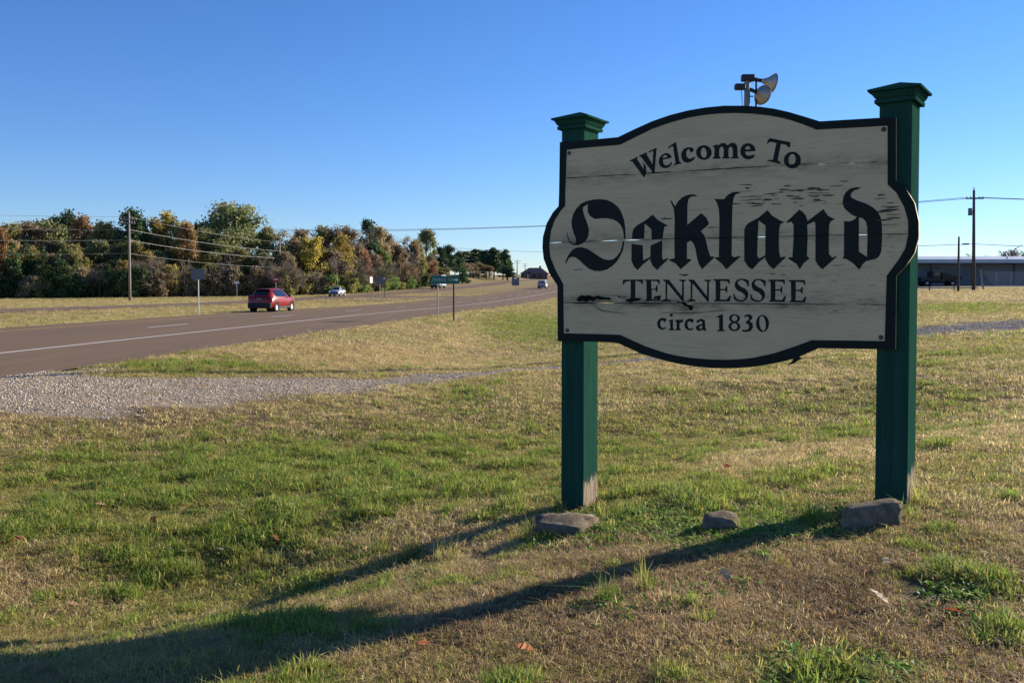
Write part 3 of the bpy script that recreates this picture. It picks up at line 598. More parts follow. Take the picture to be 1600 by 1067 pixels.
stone('flat_stone', 1240, 752, (.26, .2, .07), rad(5), 21, 'flat tan stone sunk in the lawn behind the sign', .45, .4)

# ------------------------------------------------------------------ road signs
def slab(name, pts2, c, rz, t, mat, parent, off=0):
    """flat plate from 2-d outline, standing at c (local), facing -y after rotation rz"""
    R = Matrix.Rotation(rz, 3, 'Z'); mb = MB()
    mb.prism([pts2], lambda p: Vector(c) + R @ Vector((p[0], -off - t, p[1])), lambda p: Vector(c) + R @ Vector((p[0], -off, p[1])))
    return mb.build(name, mat, parent)
def rrect(w, h, r=.06, n=4):
    out = []
    for cx, cy, a0 in ((w / 2 - r, h / 2 - r, 0), (-w / 2 + r, h / 2 - r, 90), (-w / 2 + r, -h / 2 + r, 180), (w / 2 - r, -h / 2 + r, 270)):
        for i in range(n + 1): a = rad(a0 + 90 * i / n); out.append((cx + r * math.cos(a), cy + r * math.sin(a)))
    return out
def ground_pt(px, d): x = (px - 800) / FPX * d; return Vector((x, d, g1(x, d)))
def postsign(name, px, d, ytop, w, h, plate, mat, label, pmat=M_GALV, rz=0, cat='road sign', pr=.03, shape=None, low=0):
    p = ground_pt(px, d); H = (YH - ytop) / FPX * d + CAMH - p.z
    r = empty(name, p, rz, label, cat); mb = MB(); mb.box((0, 0, H / 2 - .15), (pr * 2, pr * 1.4, H + .3)); mb.build('post', pmat, r)
    slab(plate, shape or rrect(w, h), (0, -pr * .7 - .004, H - h / 2), 0, .004, mat, r)
    return r, H
postsign('road_sign', 310, 52.3, 420, .86, .66, 'panel', M_BACK, 'blank grey back of a road sign on the median beside the red car', rz=-RA)
postsign('marker_sign', 370, 128, 440, .75, .32, 'panel', M_WSIGN, 'small white sign on a thin post at the edge of the wood')
r, H = postsign('no_entry_sign', 431.5, 112, 431, .9, .9, 'disc', M_RED, 'round red sign with a white bar beside a utility pole', shape=ell(0, 0, .44, .44, 24))
slab('white_bar', rrect(.56, .14, .02), (0, -.03, H - .45), 0, .003, M_WSIGN, r)
r, H = postsign('one_way_sign', 580, 104, 432.5, .5, .75, 'panel', M_WSIGN, 'narrow white sign turned edge-on at the median crossover', M_DKST, rz=rad(62))
postsign('square_sign', 593.5, 108, 432, .95, .95, 'panel', M_BACK, 'square grey sign back on a post at the median crossover', rz=-RA)
r, H = postsign('triangle_sign', 600.5, 118, 432, .85, .78, 'panel', M_RED, 'red and white triangular sign half hidden behind the square sign back', M_DKST, rz=rad(20), shape=[(-.46, .4), (.46, .4), (0, -.4)])
slab('white_triangle', [(-.2, .24), (.2, .24), (0, -.12)], (0, -.03, H - .39), 0, .003, M_WSIGN, r)
postsign('warning_sign', 805.5, 86, 434, .74, .78, 'panel', M_BACK, 'grey sign back with a small plate on top at the road shoulder', rz=-RA)
top = [o for o in bpy.data.objects if o.name.startswith('warning_sign')][0]
slab('top_plate', rrect(.3, .12, .02), (0, -.025, 2.62), 0, .01, M_WSIGN, top)
# green street name sign on two posts
p = at_ground(709, 501.5); d = p.y; r = empty('street_name_sign', p, rad(-6), 'green street name sign with white arrow on two posts by the road', 'road sign')
H = (YH - 431) / FPX * d + CAMH - p.z; pw = 1.47; ph = .42
mb = MB(); mb.box((0, 0, H / 2 - .15), (.075, .05, H + .28)); mb.build('post', M_DKST, r)
mb = MB(); mb.box((-.90, .25, H / 2 - .2), (.05, .04, H + .38)); mb.build('post', M_GALV, r)
mb = MB(); mb.box((-.45, .25 / 2, H - .12), (1.0, .02, .03), rz=rad(-15.5)); mb.build('rail', M_GALV, r)
slab('panel', rrect(pw, ph, .04), (-.42, -.035, H - ph / 2), 0, .006, M_GREEN, r)
def text_mesh(txt, size):
    cu = bpy.data.curves.new('t', 'FONT'); cu.body = txt; cu.size = size; cu.align_y = 'CENTER'; cu.fill_mode = 'FRONT'
    to = bpy.data.objects.new('t', cu); COL.objects.link(to); dg = bpy.context.evaluated_depsgraph_get()
    me = bpy.data.meshes.new_from_object(to.evaluated_get(dg)); bpy.data.objects.remove(to); return me
for txt, x, s_ in (('PARKE', -1.12, .25), ('DR', -.27, .19)):
    me = text_mesh(txt, s_); o = link_mesh('lettering', me, M_LTXT, r, (x, -.046, H - ph / 2)); o.rotation_euler = (rad(90), 0, 0)
slab('arrow', [(-.12, .03), (.02, .03), (.02, .09), (.14, 0), (.02, -.09), (.02, -.03), (-.12, -.03)], (.12, -.044, H - ph / 2), 0, .003, M_WSIGN, r)

# ------------------------------------------------------------------ utility poles and wires
def upole(px, d, ytop, r0, mat, label, arms=(), extras=True, group='utility poles along the road', name='utility_pole'):
    p = ground_pt(px, d); H = (YH - ytop) / FPX * d + CAMH - p.z
    r = empty(name, p, 0, label, 'utility pole', group); mb = MB()
    mb.tube([(0, 0, -.4), (0, 0, H * .5), (0, 0, H)], [r0, r0 * .85, r0 * .65], 10); mb.build('shaft', mat, r, smooth=True)
    for dz, L, rz in arms:
        mb = MB(); mb.box((0, -r0, H - dz), (L, .1, .12), rz); c = mb.build('crossarm', mat, r)
        for e in (-.45, -.25, .25, .45):
            mb = MB(); mb.tube([(e * L * math.cos(rz), -r0 + e * L * math.sin(rz), H - dz + .06), (e * L * math.cos(rz), -r0 + e * L * math.sin(rz), H - dz + .24)], .05, 6); mb.build('insulator', M_GALV, c)
    return r, p, H
PL = [('tall weathered utility pole with crossarm in front of the dark pines', 203, 105, 332, .16, ((.9, 1.9, rad(8)), (1.35, 1.5, rad(8)))),
      ('grey utility pole with a bracket beside the round red sign', 437.5, 145, 374, .17, ()),
      ('plain grey utility pole behind the silver car', 564, 178, 394, .17, ()),
      ('grey utility pole behind the box truck', 672, 240, 399, .17, ((.6, 1.6, .1),)),
      ('utility pole in front of the pines on the grassy bank', 711, 300, 387, .2, ((.6, 1.8, .1),)),
      ('pale utility pole at the left end of the bank pine grove', 757, 350, 394, .22, ())]
tops = []
for lb, px, d, yt, r0, arms in PL:
    r, p, H = upole(px, d, yt, r0, M_POLE, lb, arms); tops.append((p, H))
    if px == 437.5:
        for sx in (-.45, .35):
            mb = MB(); mb.tube([(sx * .3, -.2, H - 3.4), (sx, -.25, H - 3.5), (sx * 1.3, -.25, H - 3.9)], [.05, .09, .12], 8); mb.build('lamp_bracket', M_GALV, r)
for px, d, yt in ((808, 480, 406.5), (820.5, 600, 412), (835, 760, 419.5)):
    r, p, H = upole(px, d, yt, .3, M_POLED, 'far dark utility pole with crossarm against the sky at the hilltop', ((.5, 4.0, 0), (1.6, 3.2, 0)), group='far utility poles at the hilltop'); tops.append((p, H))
def wire(pts, sag, rad_, label, group):
    mb = MB(); P_ = []
    for a, b in zip(pts[:-1], pts[1:]):
        a = Vector(a); b = Vector(b); sg = sag * (b - a).length / 60
        for i in range(14):
            k = i / 14; P_.append(a.lerp(b, k) + Vector((0, 0, -4 * sg * k * (1 - k))))
    P_.append(Vector(pts[-1])); mb.tube(P_, rad_, 4, False)
    o = mb.build('power_line', M_WIRE); tag(o, label, 'cable', group); return o
p0, H0 = tops[0]; first = Vector((p0.x - 46, p0.y - 27, p0.z + H0 - 1.2))
line = [(first.x, first.y, p0.z, H0)] + [(p.x, p.y, p.z, H) for p, H in tops]
for dh, r_, lb in ((.55, .016, 'upper sagging power line strung along the roadside poles'), (2.1, .026, 'middle sagging power line strung along the roadside poles'), (3.4, .028, 'thick lower cable strung along the roadside poles'), (5.0, .016, 'lowest slack cable strung along the roadside poles')):
    wire([(x, y, z + max(H - dh * min(1, H / 10), 2)) for x, y, z, H in line[:7]], .55, r_, lb, 'cables on the roadside poles')

# right-hand pole, stub poles, shed
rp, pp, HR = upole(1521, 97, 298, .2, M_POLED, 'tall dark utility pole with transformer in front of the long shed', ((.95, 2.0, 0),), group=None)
rp.rotation_euler = (0, rad(-.6), 0)
mb = MB(); mb.lathe([(0, .42), (.2, .4), (.22, -.4), (0, -.42)], Matrix.Translation((-.42, 0, HR - 2.4)), 12); t_ = mb.build('transformer', M_BACK, rp, smooth=True)
mb = MB(); mb.box((-.2, 0, HR - 2.4), (.3, .06, .1)); mb.build('bracket', M_DKST, rp)
mb = MB(); mb.tube([(0, 0, HR), (0, 0, HR + .35)], [.06, .04], 6); mb.build('top_pin', M_DKST, rp)
mb = MB(); mb.box((-.9, 0, HR - 6.0), (.7, .16, .16)); mb.build('cable_splice', M_TRIM, rp)
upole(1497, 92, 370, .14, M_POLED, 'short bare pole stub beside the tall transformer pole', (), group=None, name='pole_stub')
pL = ground_pt(1537, 96); mb = MB(); mb.tube([(0, 0, -.3), (-.38, 0, 2.25)], [.1, .08], 8); o = mb.build('leaning_post', M_POLE); o.location = pL; tag(o, 'short pale post leaning left in front of the shed fence', 'post')
tp = Vector((pp.x, pp.y, pp.z + HR))
for dy, zz, lb in ((-.8, -.8, 'high thin power line from the transformer pole across the road'), (.8, -.8, 'second thin power line from the transformer pole across the road')):
    q = at_y(150, 347 - dy * 2, 175)
    wire([(tp.x + 60, tp.y - 10, tp.z - .6), (tp.x + dy, tp.y, tp.z + zz), q], 1.0, .03, lb, 'lines from the transformer pole')
q = at_y(690, 386, 260); wire([(tp.x + 60, tp.y + 3, tp.z - 7), (tp.x, tp.y, tp.z - 6.0), q], .45, .03, 'lower cable with a splice on the transformer pole', 'lines from the transformer pole')
mb = MB(); q0 = Vector((tp.x - .9, tp.y, tp.z - 6.1)); q1 = ground_pt(1497, 92) + Vector((0, 0, 4.6))
wire([q0, q1], 1.5, .02, 'short slack cable joining the transformer pole to the pole stub', None)
# long shed
dS = 150.0; xl = 52.0; xr = 112.0; zb = g1(70, dS) - .1; zt = CAMH + (YH - 405.5) / FPX * dS
sh_ = empty('long_shed', (80, dS, zb), 0, 'long low metal shed with a grey fascia and shaded front', 'building'); Hs = zt - zb
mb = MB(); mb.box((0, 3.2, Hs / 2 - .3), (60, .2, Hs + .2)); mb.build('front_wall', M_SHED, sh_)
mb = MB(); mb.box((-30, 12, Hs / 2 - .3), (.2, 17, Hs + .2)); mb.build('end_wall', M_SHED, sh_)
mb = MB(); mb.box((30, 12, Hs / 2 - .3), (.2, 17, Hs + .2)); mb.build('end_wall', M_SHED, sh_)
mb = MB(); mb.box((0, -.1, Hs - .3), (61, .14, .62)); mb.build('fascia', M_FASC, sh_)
mb = MB(); mb.add([(-30.6, -.02, Hs + .02), (30.6, -.02, Hs + .02), (30.6, 12, Hs + .9), (-30.6, 12, Hs + .9), (-30.6, 24, Hs), (30.6, 24, Hs), (-30.6, -.02, Hs - .08), (30.6, -.02, Hs - .08), (30.6, 24, Hs - .1), (-30.6, 24, Hs - .1)], [(0, 1, 2, 3), (3, 2, 5, 4), (6, 7, 8, 9)]); mb.build('roof', M_ROOF, sh_)
for k in range(9):
    mb = MB(); mb.box((-29 + 7.25 * k, .25, Hs / 2 - .4), (.22, .22, Hs - .3)); mb.build('column', M_DKST, sh_)
mb = MB(); mb.box((0, .8, .02), (62, 3.0, .5)); mb.build('concrete_sill', M_CONC, sh_)
for x_ in (7.0,):
    mb = MB(); mb.tube([(x_, 2, Hs), (x_, 2, Hs + .6)], .12, 8); mb.build('roof_vent', M_GALV, sh_)
# chain-link fence in front of the right half
fx0 = ground_pt(1533, 140); fr_ = empty('chain_link_fence', fx0, 0, 'grey chain-link fence standing before the right part of the shed', 'fence')
for k in range(9):
    mb = MB(); mb.tube([(k * 2.4, 0, -.3), (k * 2.4, 0, 2.35)], .04, 6); mb.build('fence_post', M_GALV, fr_)
mb = MB(); mb.tube([(0, 0, 2.3), (19.2, 0, 2.3)], .03, 6); mb.build('top_rail', M_GALV, fr_)
mb = MB()
for k in range(0, 150):
    x_ = k * .16
    for sgn in (1, -1):
        a = Vector((x_ if sgn > 0 else x_, .02 * sgn, 0.05)); b = a + Vector((2.2 * sgn, 0, 2.2))
        if 0 <= b.x <= 19.2 and a.x <= 19.2: mb.tube([a, b], .012, 3, False)
o = mb.build('wire_mesh', M_GALV, fr_); o['kind'] = 'stuff'
# low rail by the stub pole
pR = ground_pt(1470, 101); ra = empty('low_rail_fence', pR, 0, 'low pale rail barrier crossing the grass before the shed', 'fence')
mb = MB(); mb.box((0, 0, .32), (8.6, .1, .14)); mb.build('rail', M_CONC, ra)
for x_ in (-3.9, -1.3, 1.6, 3.9):
    mb = MB(); mb.box((x_, .1, .2), (.12, .1, .9 if x_ == 1.6 else .6)); mb.build('rail_post', M_DKST, ra)

# ------------------------------------------------------------------ vehicles
def car(name, stations, W, wheels, wr, paint, loc_, rz, label, cat, wind=(), side=(), rear=(), lamps=True, glassmat=M_GLASS):
    """stations: (y, zbelt, ztop, half width, half width at roof); y forward"""
    r = empty(name, loc_, rz, label, cat); zb = .24
    rings = []
    for y, zb_, zt_, w, wr_ in stations:
        h = [(w * .86, zb), (w * .97, zb + .12), (w, (zb + zb_) / 2), (w * .985, zb_), (wr_, zt_ - .07), (wr_ * .86, zt_ - .012), (wr_ * .45, zt_), (0, zt_ + .004)]
        rings.append([(x, y, z) for x, z in h])
    n = len(rings[0]); mb = MB(); vs = []
    for g in rings: vs += g + [(-x, y, z) for x, y, z in g[-2::-1]]
    m_ = 2 * n - 1; fs = []
    for i in range(len(rings) - 1):
        for k in range(m_ - 1): fs.append((i * m_ + k, i * m_ + k + 1, (i + 1) * m_ + k + 1, (i + 1) * m_ + k))
        fs.append((i * m_ + m_ - 1, i * m_, (i + 1) * m_, (i + 1) * m_ + m_ - 1))
    fs.append(tuple(range(m_))); fs.append(tuple((len(rings) - 1) * m_ + k for k in range(m_ - 1, -1, -1)))
    mb.add(vs, fs); body = mb.build('body', paint, r, smooth=True)
    def patch(nm, quads, mat, parent=r, off=.012):
        mb = MB()
        for q in quads:
            q = [Vector(p) for p in q]; c = sum(q, Vector()) / 4; nn = (q[1] - q[0]).cross(q[2] - q[0]).normalized()
            if nn.dot(c - Vector((0, c.y * .6, .75))) < 0: nn = -nn
            fr_ = [c + (p - c) * .94 + nn * off for p in q]; bk = [c + (p - c) * .94 - nn * .01 for p in q]
            mb.add(fr_ + bk, [(0, 1, 2, 3), (7, 6, 5, 4)] + [(k, (k + 1) % 4, (k + 1) % 4 + 4, k + 4) for k in range(4)])
        return mb.build(nm, mat, parent)
    mir = lambda p: (-p[0], p[1], p[2])
    for a, b in side:
        q = [rings[a][3], rings[b][3], rings[b][4], rings[a][4]]
        patch('side_window', [q], glassmat); patch('side_window', [[mir(p) for p in q]], glassmat)
    for nm, prs in (('windscreen', wind), ('rear_window', rear)):
        for a, b in prs:
            patch(nm, [[rings[a][5], rings[b][5], mir(rings[b][5]), mir(rings[a][5])]], glassmat, off=.02)
    for sx in (-1, 1):
        for wy in wheels:
            M_ = Matrix.Translation((sx * (W / 2 - .11), wy, wr)) @ Matrix.Rotation(rad(90) * sx, 4, 'Y')
            mb = MB(); mb.lathe([(wr * .66, -.1), (wr * .95, -.1), (wr, -.06), (wr, .07), (wr * .93, .115), (wr * .64, .115)], M_, 20); t = mb.build('wheel', M_TYRE, r, smooth=True)
            mb = MB(); mb.lathe([(wr * .66, .11), (wr * .62, .08), (wr * .2, .10), (0, .112)], M_, 20); mb.build('rim', M_RIM, t, smooth=True)
            mb = MB(); A_ = rings[0][0]
            mb.lathe([(wr * 1.14, -.12), (wr * 1.14, .1175), (wr * 1.02, .1175), (wr * 1.02, -.12)], Matrix.Translation((sx * (W / 2 - .105), wy, wr + .02)) @ Matrix.Rotation(rad(90) * sx, 4, 'Y'), 20); mb.build('wheel_arch', M_TRIM, r)
    return r, rings, patch
suv = [(-2.07, .80, .90, .66, .60), (-2.02, .92, 1.00, .80, .66), (-1.88, .98, 1.08, .86, .66), (-1.78, .99, 1.14, .87, .66), (-1.38, 1.00, 1.50, .88, .57), (-.9, 1.0, 1.555, .885, .58), (-.05, .98, 1.565, .885, .60), (.42, .97, 1.50, .885, .60), (1.05, .96, 1.08, .88, .68), (1.55, .92, 1.0, .87, .64), (1.88, .82, .90, .80, .56), (2.05, .62, .70, .62, .44)]
s_c, t_c = 49.3, -22.3
dS_ = at_ground(410, 488.3); cx, cy = dS_.x, dS_.y; cz = float(zroad(st(cx, cy)[0]))
cx += DS[0] * 1.6; cy += DS[1] * 1.6
suvr, rg, patch = car('red_suv', suv, 1.77, (-1.27, 1.26), .34, M_REDCAR, (cx, cy, cz), -RA, 'red compact crossover car driving away in the left lane', 'car', wind=((7, 8),), side=((4, 5), (5, 6), (6, 7)), rear=((3, 4),))
mb = MB(); mb.box((0, -2.03, .44), (1.62, .16, .36)); mb.build('rear_bumper', M_TRIM, suvr, bevel=.04)
mb = MB(); mb.box((0, -2.085, .86), (.34, .02, .17)); mb.build('licence_plate', M_BACK, suvr)
for sx in (-1, 1):
    mb = MB(); mb.box((sx * .74, -1.93, .98), (.13, .20, .28), rz=sx * .35); mb.build('tail_light', M_LAMPR, suvr, bevel=.03)
    mb = MB(); mb.box((sx * .72, -2.09, .60), (.16, .03, .07)); mb.build('reflector', M_LAMPR, suvr)
    mb = MB(); mb.box((sx * .99, .62, 1.05), (.2, .12, .15)); mb.build('mirror', M_TRIM, suvr, bevel=.03)
    mb = MB(); mb.box((sx * .60, 1.86, .84), (.3, .2, .14)); mb.build('headlight', M_LAMPW, suvr, bevel=.03)
    mb = MB(); mb.box((sx * .86, 0, .30), (.1, 1.9, .14)); mb.build('sill_trim', M_TRIM, suvr, bevel=.02)
mb = MB(); mb.box((0, -1.47, 1.52), (1.04, .22, .035)); mb.build('roof_spoiler', M_REDCAR, suvr, bevel=.012)
# silver saloon coming towards us on the far carriageway
sed = [(-2.25, .72, .85, .68, .6), (-2.1, .86, .95, .83, .62), (-1.5, .92, 1.02, .86, .62), (-.85, .93, 1.40, .87, .54), (-.2, .93, 1.45, .87, .56), (.3, .92, 1.40, .87, .56), (1.0, .90, 1.0, .87, .66), (1.7, .84, .92, .85, .62), (2.1, .70, .80, .78, .56), (2.25, .55, .64, .62, .46)]
px_, d_ = 527, 122.0; x_ = (px_ - 800) / FPX * d_; s_, t_ = st(x_, d_); t_ = -46.0; s_ = (x_ - t_ * DT[0]) / DS[0] if False else s_
k = (px_ - 800) / FPX
den = DS[0] - k * DS[1]; s_ = -t_ * (DT[0] - k * DT[1]) / den; x_, y_ = xy(s_, t_)
silver, rg, patch = car('silver_car', sed, 1.76, (-1.33, 1.38), .32, M_SILVER, (x_, y_, float(zroad(s_))), math.pi - RA + rad(6), 'silver saloon car approaching on the far carriageway by the trees', 'car', wind=((5, 6),), side=((3, 4), (4, 5)), rear=((2, 3),))
for sx in (-1, 1):
    mb = MB(); mb.box((sx * .62, 2.12, .68), (.3, .2, .15)); mb.build('headlight', M_LAMPW, silver, bevel=.03)
    mb = MB(); mb.box((sx * .95, .75, .98), (.18, .1, .13)); mb.build('mirror', M_TRIM, silver, bevel=.02)
mb = MB(); mb.box((0, 2.2, .50), (1.2, .12, .22)); mb.build('grille', M_TRIM, silver, bevel=.02)
# white van cresting the hill
van = [(-2.3, 1.0, 1.75, .85, .74), (-2.25, 1.02, 1.86, .92, .78), (-1.2, 1.02, 1.92, .94, .80), (.4, 1.02, 1.9, .94, .80), (.9, 1.02, 1.75, .94, .78), (1.5, 1.0, 1.15, .93, .76), (2.1, .88, .95, .9, .7), (2.3, .6, .7, .75, .5)]
t_ = -22.3; k = (848 - 800) / FPX; s_ = -t_ * (DT[0] - k * DT[1]) / (DS[0] - k * DS[1]); x_, y_ = xy(s_, t_)
vanr, rg, patch = car('white_van', van, 1.9, (-1.5, 1.5), .36, M_VANW, (x_, y_, float(zroad(s_))), -RA, 'white van seen from behind cresting the road', 'van', wind=((4, 5),), side=((1, 2), (2, 3), (3, 4)))
mb = MB(); mb.box((0, -2.31, 1.42), (1.4, .03, .48)); mb.build('rear_window', M_GLASS, vanr)
mb = MB(); mb.box((0, -2.32, .45), (1.8, .12, .3)); mb.build('rear_bumper', M_TRIM, vanr)
mb = MB(); mb.box((0, -2.3, .92), (1.66, .03, .42)); mb.build('tailgate', M_TRUCK, vanr)
for sx in (-1, 1):
    mb = MB(); mb.box((sx * .88, -2.28, 1.1), (.1, .08, .5)); mb.build('tail_light', M_LAMPR, vanr)
# grey box truck behind the street sign
t_ = -46.2; k = (684 - 800) / FPX; s_ = -t_ * (DT[0] - k * DT[1]) / (DS[0] - k * DS[1]); x_, y_ = xy(s_, t_)
tr = empty('box_truck', (x_, y_, float(zroad(s_))), math.pi - RA, 'grey box truck on the far carriageway behind the street name sign', 'truck')
mb = MB(); mb.box((0, -1.6, 1.9), (2.3, 4.6, 2.5)); mb.build('cargo_box', M_TRUCK, tr, bevel=.05)
mb = MB(); mb.box((0, 1.6, 1.35), (2.1, 1.7, 1.7)); mb.build('cab', M_TRUCK, tr, bevel=.18)
mb = MB(); mb.box((0, 2.46, 1.75), (1.7, .04, .6)); mb.build('windscreen', M_GLASS, tr)
mb = MB(); mb.box((0, 2.4, .55), (2.2, .3, .5)); mb.build('bumper', M_TRIM, tr)
mb = MB(); mb.box((0, -.8, .55), (1.6, 5.8, .25)); mb.build('chassis', M_TRIM, tr)
for sx in (-1, 1):
    for wy in (1.6, -2.4):
        mb = MB(); mb.lathe([(.0, -.14), (.42, -.14), (.45, -.1), (.45, .1), (.42, .14), (.25, .14), (.2, .1), (0, .1)], Matrix.Translation((sx * .95, wy, .45)) @ Matrix.Rotation(rad(90) * sx, 4, 'Y'), 16); mb.build('wheel', M_TYRE, tr, smooth=True)
# dark work truck parked in front of the shed
tk = empty('parked_truck', ground_pt(1466, 146) + Vector((0, 0, 0)), rad(90), 'dark parked work truck in the shade of the long shed', 'truck')
mb = MB(); mb.box((0, 2.4, 1.15), (2.0, 1.9, .9)); mb.build('bonnet', M_DKST, tk, bevel=.15)
mb = MB(); mb.box((0, .75, 1.7), (2.1, 1.5, 1.9)); mb.build('cab', M_DKST, tk, bevel=.15)
mb = MB(); mb.box((-1.06, .75, 2.1), (.03, 1.0, .6)); mb.build('side_window', M_GLASS, tk)
mb = MB(); mb.add([(-1.1, -3.2, 1.0), (1.1, -3.2, 1.0), (1.1, -.1, 1.0), (-1.1, -.1, 1.0), (-1.2, -3.4, 1.6), (1.2, -3.4, 1.6), (1.2, -.1, 2.3), (-1.2, -.1, 2.3)], [(3, 2, 1, 0), (4, 5, 6, 7), (0, 1, 5, 4), (1, 2, 6, 5), (2, 3, 7, 6), (3, 0, 4, 7)]); mb.build('dump_bed', M_DKST, tk)
mb = MB(); mb.box((0, -.2, .75), (1.0, 6.0, .3)); mb.build('chassis', M_TRIM, tk)
for sx in (-1, 1):
    for wy in (2.4, -1.9):
        M_ = Matrix.Translation((sx * .95, wy, .5)) @ Matrix.Rotation(rad(90) * sx, 4, 'Y')
        mb = MB(); mb.lathe([(0, -.15), (.5, -.15), (.5, .15), (.3, .15), (.25, .1), (0, .1)], M_, 16); w_ = mb.build('wheel', M_TYRE, tk, smooth=True)
        mb = MB(); mb.lathe([(.26, .12), (.1, .16), (0, .16)], M_, 12); mb.build('hub', M_GALV, w_)

# ------------------------------------------------------------------ siren pole behind the sign
dQ = 28.0; k = dQ / FPX; bp = ground_pt(1165, dQ)
def Q(px, py, dy=0): v = at_y(px, py, dQ); return Vector((v.x - bp.x, dy, v.z - bp.z))
si = empty('siren_pole', bp, 0, 'wooden pole with two metal warning-siren horns rising behind the sign', 'siren')
tpz = Q(1165, 127).z
mb = MB(); mb.tube([(0, 0, -.4), (0, 0, tpz * .6), (0, 0, tpz)], [.13, .11, .09], 10); mb.build('shaft', M_POLE, si, smooth=True)
mb = MB(); mb.tube([(.275, -.05, 1.5), (.275, -.05, tpz + .1)], .032, 8); mb.build('conduit', M_DKST, si)
mb = MB(); c = Q(1168.5, 122.4); mb.box(c, (.42, .22, .22)); mb.build('motor_box', M_DKST, si, bevel=.04)
mb = MB(); c = Q(1154.5, 137.6); mb.box((c.x, -.12, c.z), (.34, .22, .2)); mb.build('motor_box', M_DKST, si, bevel=.05)
mb = MB(); mb.tube([Q(1161, 138), Q(1174, 124)], .06, 8); mb.build('brace', M_POLED, si)
mb = MB(); mb.tube([Q(1157, 142, -.1), Q(1159, 172, -.1)], .012, 6); mb.build('cable', M_WIRE, si)
for y_ in (143, 151):
    mb = MB(); mb.tube([Q(1166, y_), Q(1177, y_)], .02, 6); mb.build('conduit_clip', M_DKST, si)
def horn(mouth, axis_, r, L, stem):
    z = Vector(axis_).normalized(); M_ = Matrix.Translation(mouth) @ z.to_track_quat('Z', 'Y').to_matrix().to_4x4()
    mb = MB(); mb.lathe([(.05, -L), (.075, -L * .85), (r * .45, -L * .5), (r * .8, -L * .18), (r, 0), (r + .012, .0), (r * .82, -L * .19), (r * .47, -L * .51), (.085, -L * .86), (.055, -L * 1.02)], M_, 28); h = mb.build('horn', M_HORN, si, smooth=True)
    mb = MB(); mb.tube([M_ @ Vector((0, 0, -L)), stem], .06, 8); mb.build('throat', M_DKST, h); return h
horn(Q(1208, 130.3), (1, .18, -.17), .31, .38, Q(1177, 124.5))
horn(Q(1190, 150, -.1), (.75, .62, -.12), .31, .35, Q(1172, 140))

# ------------------------------------------------------------------ hilltop things
b = empty('brown_house', (*xy(428, -56), g1(*xy(428, -56))), rad(-8), 'house with a brown hip roof at the top of the road', 'building')
b.location = ground_pt(836, 430)
mb = MB(); mb.box((0, 0, 1.2), (13, 9, 2.9)); mb.build('wall', M_CREAM, b)
mb = MB(); mb.add([(-7.2, -5.2, 2.6), (7.2, -5.2, 2.6), (7.2, 5.2, 2.6), (-7.2, 5.2, 2.6), (-3, 0, 5.6), (3, 0, 5.6)], [(0, 1, 5, 4), (1, 2, 5), (2, 3, 4, 5), (3, 0, 4), (3, 2, 1, 0)]); rf = mb.build('roof', M_BRICK, b)
mb = MB(); mb.box((2.6, -.3, 5.7), (1.0, .8, 1.6)); mb.build('chimney', M_BRICK, rf)
for x_ in (-4.6, -1.6, 1.6, 4.6):
    mb = MB(); mb.box((x_, -4.52, 1.5), (1.1, .08, 1.2)); w_ = mb.build('window', M_WSIGN, b); mb = MB(); mb.box((x_, -4.57, 1.5), (.9, .04, 1.0)); mb.build('pane', M_GLASS, w_)
bd = empty('roadside_signboard', ground_pt(826, 330), rad(-5), 'small black signboard on a white slanted stand near the hilltop house', 'sign')
mb = MB(); mb.box((0, 0, 2.9), (1.2, .15, .8)); mb.build('panel', M_TRIM, bd)
mb = MB(); mb.tube([(-.4, 0, -.2), (-.3, 0, 2.6)], .16, 6); mb.build('leg', M_WSIGN, bd)
mb = MB(); mb.tube([(1.0, 0, -.2), (-.2, 0, 2.6)], .10, 6); mb.build('leg', M_POLED, bd)

# ------------------------------------------------------------------ trees
def quads_mesh(name, C, U, V, mats, mi=None):
    n = len(C); P_ = np.stack([C - U - V, C + U - V, C + U + V, C - U + V], 1).reshape(-1, 3)
    me = bpy.data.meshes.new(name); me.vertices.add(4 * n); me.vertices.foreach_set('co', P_.ravel())
    me.loops.add(4 * n); me.polygons.add(n); me.loops.foreach_set('vertex_index', np.arange(4 * n))
    me.polygons.foreach_set('loop_start', np.arange(0, 4 * n, 4)); me.update(); me.validate()
    for m_ in mats: me.materials.append(m_)
    return me
def rand_leaves(R, C, size, flat=0.):
    n = len(C); a = R.normal(size=(n, 3)); a /= np.linalg.norm(a, axis=1)[:, None]; b = R.normal(size=(n, 3)); b[:, 2] *= (1 - flat)
    b = np.cross(a, b); b /= np.linalg.norm(b, axis=1)[:, None] + 1e-9
    s = size * R.uniform(.55, 1.3, (n, 1)); return a * s, b * s * R.uniform(.45, .9, (n, 1))
